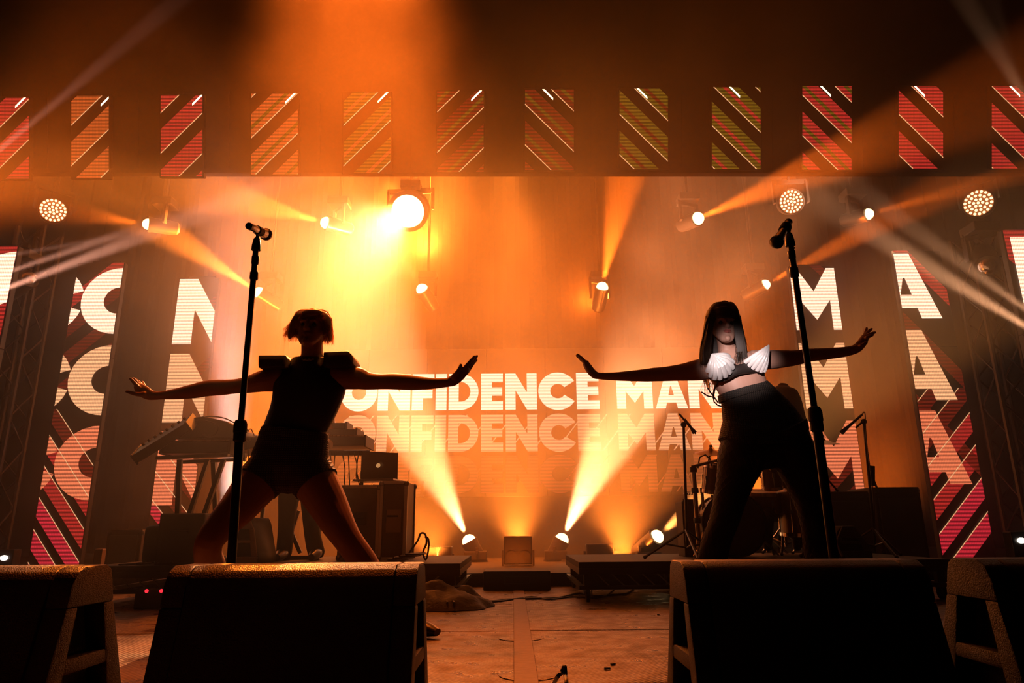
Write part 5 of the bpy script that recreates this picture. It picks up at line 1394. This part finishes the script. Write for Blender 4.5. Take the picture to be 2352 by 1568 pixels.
for py in (1078, 1126, 1195): MB().lathe([(.026, -.02), (.028, -.012), (.028, .012), (.026, .02)], Vector((a.x, 5.35, P(1592, py, 5.35).z)), (0, 0, 1), 14).build('clamp', BLACKM, t, world=True, smooth=True)
MB().lathe([(.05, 0), (.05, .012), (.02, .02)], (a.x, 5.35, RZ), n=16).build('foot', RUBBER, t, world=True)
MB().tube([P(1603, 1075, 5.36), P(1607, 1050, 5.36), P(1620, 1044, 5.36), P(1632, 1055, 5.36), P(1634, 1070, 5.36)], .006, 8).build('hose', RUBBER, t, world=True, smooth=True)
def boom_stand(label, Y, base_px, joint, tip0, tip1, micpts, z0=RZ, th=.010, leg=.28):
    x = P(base_px, 1250, Y).x; j = P(joint[0], joint[1], Y)
    t = thing('boom_mic_stand', label, 'microphone stand', (x, Y, z0))
    MB().tube([(x, Y, z0 + .07), j], th, 10).build('tube', BLACKM, t, world=True, smooth=True)
    MB().tube([P(tip0[0], tip0[1], Y), P(tip1[0], tip1[1], Y)], th * .75, 8).build('boom', BLACKM, t, world=True, smooth=True)
    MB().ball(j, th * 2.2, 12, 8).build('joint', RUBBER, t, world=True, smooth=True)
    tripod(t, x, Y, z0, .20, leg, .016, .5, BLACKM)
    if micpts:
        a_, b_ = P(micpts[0], micpts[1], Y), P(micpts[2], micpts[3], Y)
        MB().tube([a_, a_.lerp(b_, .65), b_], [.009, .011, .019], 12).build('mic', BLACKM, t, world=True, smooth=True)
    return t
boom_stand('boom microphone stand left of the drum kit, in front of the lettering', 5.05, 1578, (1570, 975), (1560, 950), (1598, 996), (1572, 962, 1596, 994), leg=.32)
boom_stand('boom microphone stand right of the drum kit, microphone pointing down left', 5.2, 2010, (1984, 968), (1984, 966), (1966, 982), (1980, 952, 1933, 993))
o = [x for x in C.objects if x.name.startswith('boom_mic_stand')][-1]
q = MB(); q.tube([P(2003, 1070, 5.2), P(2003, 1115, 5.2)], .020, 10).build('clutch', RUBBER, o, world=True, smooth=True)
MB().tube([P(1998, 1080, 5.2), P(2014, 1120, 5.2)], .008, 8).build('boom_tail', BLACKM, o, world=True)
cable('microphone cable hanging from the right boom stand', pc([(1980, 953), (1984, 946), (1987, 952), (1988, 980), (1992, 1030), (1999, 1080), (2006, 1140), (2010, 1230)], 5.18), .004)
boom_stand('short black stand with a tube lying across, right of the second singer', 5.15, 1905, (1897, 1100), (1893, 1092), (1925, 1128), None, leg=.2)
t = thing('drum_amp', 'small upright amplifier box left of the drum kit, edge lit by the floor lamp', 'amplifier', (P(1577, 1200, 5.6).x, 5.6, RZ))
MB().box((0, 0, (P(1577, 1152, 5.6).z - RZ) / 2), (.11, .22, P(1577, 1152, 5.6).z - RZ)).build('cabinet', WOODPLY, t, bevel=.006)
MB().box((0, -.112, .25), (.09, .006, .36)).build('grille', mat('amp_cloth', (.16, .10, .06), .8, 0, .3, .4, 300), t)
for k_ in range(4): MB().lathe([(.008, 0), (.007, .012)], (-.03 + .02 * k_, -.112, .47), (0, -1, 0), 8).build('knob', CHROME, t)
# cabinets at the right
def cabinet(label, x0, x1, yt, Y, D, z0=.10):
    a, b_ = P(x0, 1200, Y).x, P(x1, 1200, Y).x; H = P((x0 + x1) / 2, yt, Y).z - z0
    t = thing('speaker_cabinet', label, 'speaker cabinet', ((a + b_) / 2, Y + D / 2, z0))
    W = b_ - a
    MB().box((0, 0, H / 2), (W, D, H)).build('cabinet', mat('cab_carpet', (.035, .025, .02), .85, 0, .3, .5, 200), t, bevel=.012)
    MB().box((0, -D / 2 - .004, H * .46), (W - .07, .012, H * .82)).build('grille', mat('steel_grille2', (.05, .04, .035), .5, .6, .5, .6, 400), t, bevel=.004)
    for s_ in (-1, 1):
        MB().box((s_ * (W / 2 - .004), 0, H * .7), (.014, .14, .08)).build('handle', BLACKM, t, bevel=.003)
        for z_ in (.03, H - .03): MB().ball((s_ * (W / 2 - .02), -D / 2 + .02, z_), .03, 10, 7).build('corner', BLACKM, t, smooth=True)
    return t
cabinet('speaker cabinet behind the right microphone stand', 1905, 2008, 1128, 6.35, .45)
cabinet('bigger dark speaker cabinet right of the drum kit', 2016, 2124, 1118, 6.25, .5)

# ============================================================ low centre and floor clutter
t = thing('stage_box', 'low black box in the centre, against the edge of the upstage platform', 'box', (P(1187, 1330, 5.95).x, 5.95, 0))
MB().box((0, 0, .075), (.54, .34, .15)).build('body', BLACK, t, bevel=.01); MB().box((0, -.175, .08), (.2, .01, .05)).build('handle', BLACKM, t, bevel=.004)
# cloth heap with a block
def heap_mesh(cx, cy, rx, ry, h, seed):
    n, m = 60, 26; b = MB(); from mathutils import noise
    vs = []
    for i in range(m + 1):
        r = i / m
        for j in range(n):
            a = 2 * PI * j / n
            w_ = 1 + .12 * noise.noise((math.cos(a) * 2 + seed, math.sin(a) * 2, 0))
            x, y = cx + rx * r * w_ * math.cos(a), cy + ry * r * w_ * math.sin(a)
            z = h * (1 - r ** 2.2) * (.55 + .8 * abs(noise.noise((x * 5, y * 7, seed)))) + .02 * abs(noise.noise((x * 14, y * 16, seed))) * (1 - r ** 6) + .004
            vs.append((x, y, z))
    fs = [(i * n + j, i * n + (j + 1) % n, (i + 1) * n + (j + 1) % n, (i + 1) * n + j) for i in range(m) for j in range(n)]
    return b.add(vs, fs)
gx, gy = G(1015, 1400).x, G(1015, 1400).y
o = heap_mesh(gx - .05, gy + .14, .36, .26, .17, 4).build('cloth_heap', mat('heavy_cloth', (.02, .012, .008), .6, 0, .4, .4, 60), None, smooth=True)
tag(o, 'crumpled dark cloth heaped on the deck left of centre', 'cloth')
q = G(1050, 1392); t = thing('wheel_chock', 'dark block with slanted sides standing on the crumpled cloth', 'block', (q.x, q.y + .08, .03))
MB().prism([(-.065, 0), (.065, 0), (.05, .09), (-.04, .09)], -.05, .05).build('body', BLACKM, t, bevel=.006)
cable('long cable running across the deck from the cloth to the right riser', [G(x, y, .006) for x, y in ((1062, 1358), (1085, 1368), (1120, 1380), (1170, 1376), (1230, 1374), (1285, 1372), (1330, 1362), (1365, 1368), (1400, 1366), (1440, 1362), (1456, 1350))], .007)
cable('second cable crossing the deck beside the long one', [G(x, y, .006) for x, y in ((1100, 1383), (1150, 1380), (1220, 1370), (1262, 1376), (1320, 1370), (1380, 1372), (1412, 1352))], .006)
for i, (x0, x1) in enumerate(((985, 1020), (1000, 1035))):
    cable('%s of two cables hanging from the left riser onto the cloth' % ('left one', 'right one')[i], [P(x0, 1362, 4.78), P((x0 + x1) / 2 - 4, 1376, 4.7), P(x1, 1372, 4.6), G(x1 + 8, 1384, .05)], .006, group='cables hanging from the left riser')
cable('dark cable loop poking up at the bottom edge of the frame', [G(1262, 1590, .005), P(1278, 1558, 1.58), P(1289, 1545, 1.57), P(1297, 1531, 1.56), P(1299, 1550, 1.55), P(1302, 1575, 1.54), G(1304, 1600, .005)], .0045)
for i, (px, py) in enumerate(((1395, 1537), (1408, 1527), (1512, 1413))):
    q = G(px, py); o = MB().box((q.x, q.y, .004), (.022 - .005 * i, .010, .005), Matrix.Rotation(.5 * i, 3, 'Z')).build('tape_scrap', RUBBER, None); tag(o, ('small scrap of tape on the deck near the right monitor, the nearer one', 'small scrap of tape on the deck near the right monitor, the farther one', 'tiny dark scrap standing on the deck left of the right monitor')[i], 'scrap')
# red indicator lights under the left riser, white practicals at the sides
t = thing('power_box', 'small power box with two red lights under the left riser', 'power box', (P(358, 1335, 4.7).x, 4.72, 0))
MB().box((0, 0, .06), (.22, .1, .12)).build('body', BLACK, t, bevel=.005)
for (px, py) in ((341, 1322), (374, 1327)):
    q = P(px, py, 4.665); q.z = min(q.z, .112)
    MB().ball(q, .012, 10, 7).build('indicator', lens_mat((1, .03, .05), 1.2), t, world=True)
for (px, py, Y, lb) in ((9, 1281, 6.2, 'small white floor lamp at the left edge'), (2346, 1241, 5.8, 'small white floor lamp at the right edge')):
    q = P(px, py, Y); t = thing('floor_lamp', lb, 'stage lamp', (q.x, Y, .10 if Y > REAR else 0))
    z0 = .10 if Y > REAR else 0
    MB().box((0, .06, (q.z - z0) / 2 + .03), (.14, .10, q.z - z0 + .08)).build('body', BLACKM, t, bevel=.008)
    MB().ball(q, .026, 12, 8, (1.4, .4, .9)).build('lens', lens_mat((1, .85, .7), 3), t, world=True, smooth=True)
q = P(233, 1248, 6.0)
t = thing('side_light_tube', 'slim upright side light dimly lit beside the C column', 'stage lamp', (q.x, 6.0, 0))
MB().box((0, 0, .15 + .02), (.07, .06, .34)).build('body', mat('side_light_shell', (.2, .12, .08), .4, .3), t, bevel=.01)
MB().box((0, 0, .01), (.16, .14, .02)).build('base', BLACKM, t, bevel=.003)
# low dark line-up of cases behind the left columns
cabinet('dark cabinet in the shadow left of the keyboard rig', 250, 330, 1215, 6.35, .45)
# ============================================================ stage haze: real scattering smoke, thicker in drifting banks
hm = bpy.data.materials.new('stage_haze'); hm.use_nodes = True
nt = hm.node_tree; nt.nodes.clear(); N = nt.nodes.new; L = nt.links.new
tc = N('ShaderNodeTexCoord')
mp = N('ShaderNodeMapping'); mp.inputs['Scale'].default_value = (.55, .35, .6); mp.inputs['Location'].default_value = (3.1, 0, 1.7)
L(tc.outputs['Object'], mp.inputs[0])
nz = N('ShaderNodeTexNoise'); nz.inputs['Scale'].default_value = 1.0; nz.inputs['Detail'].default_value = 4; nz.inputs['Roughness'].default_value = .55
nz.inputs['Distortion'].default_value = .6
L(mp.outputs[0], nz.inputs['Vector'])
mr = N('ShaderNodeMapRange'); mr.inputs[1].default_value = .38; mr.inputs[2].default_value = .68; mr.inputs[3].default_value = .03; mr.inputs[4].default_value = .12
L(nz.outputs['Fac'], mr.inputs[0])
vs = N('ShaderNodeVolumeScatter'); vs.inputs['Color'].default_value = (1, .97, .94, 1); vs.inputs['Anisotropy'].default_value = .42
# the smoke lies thicker near the deck and upstage, and thins out towards the roof and the audience
sp = N('ShaderNodeSeparateXYZ'); L(tc.outputs['Object'], sp.inputs[0])
zr = N('ShaderNodeMapRange'); zr.inputs[1].default_value = 2.4; zr.inputs[2].default_value = 5.2; zr.inputs[3].default_value = 1.25; zr.inputs[4].default_value = .36
L(sp.outputs['Z'], zr.inputs[0])
mm = N('ShaderNodeMath'); mm.operation = 'MULTIPLY'; L(mr.outputs[0], mm.inputs[0]); L(zr.outputs[0], mm.inputs[1])
yr = N('ShaderNodeMapRange'); yr.inputs[1].default_value = 4.2; yr.inputs[2].default_value = 6.6; yr.inputs[3].default_value = .35; yr.inputs[4].default_value = 1.0
L(sp.outputs['Y'], yr.inputs[0])
m4 = N('ShaderNodeMath'); m4.operation = 'MULTIPLY'; L(mm.outputs[0], m4.inputs[0]); L(yr.outputs[0], m4.inputs[1])
L(m4.outputs[0], vs.inputs['Density'])
ou = N('ShaderNodeOutputMaterial'); L(vs.outputs[0], ou.inputs['Volume'])
hz = MB().box((0, 7.7, 4.3), (14.6, 8.7, 8.4)).build('haze', hm)
tag(hz, 'orange lit stage haze drifting over the stage', 'haze', kind='stuff')
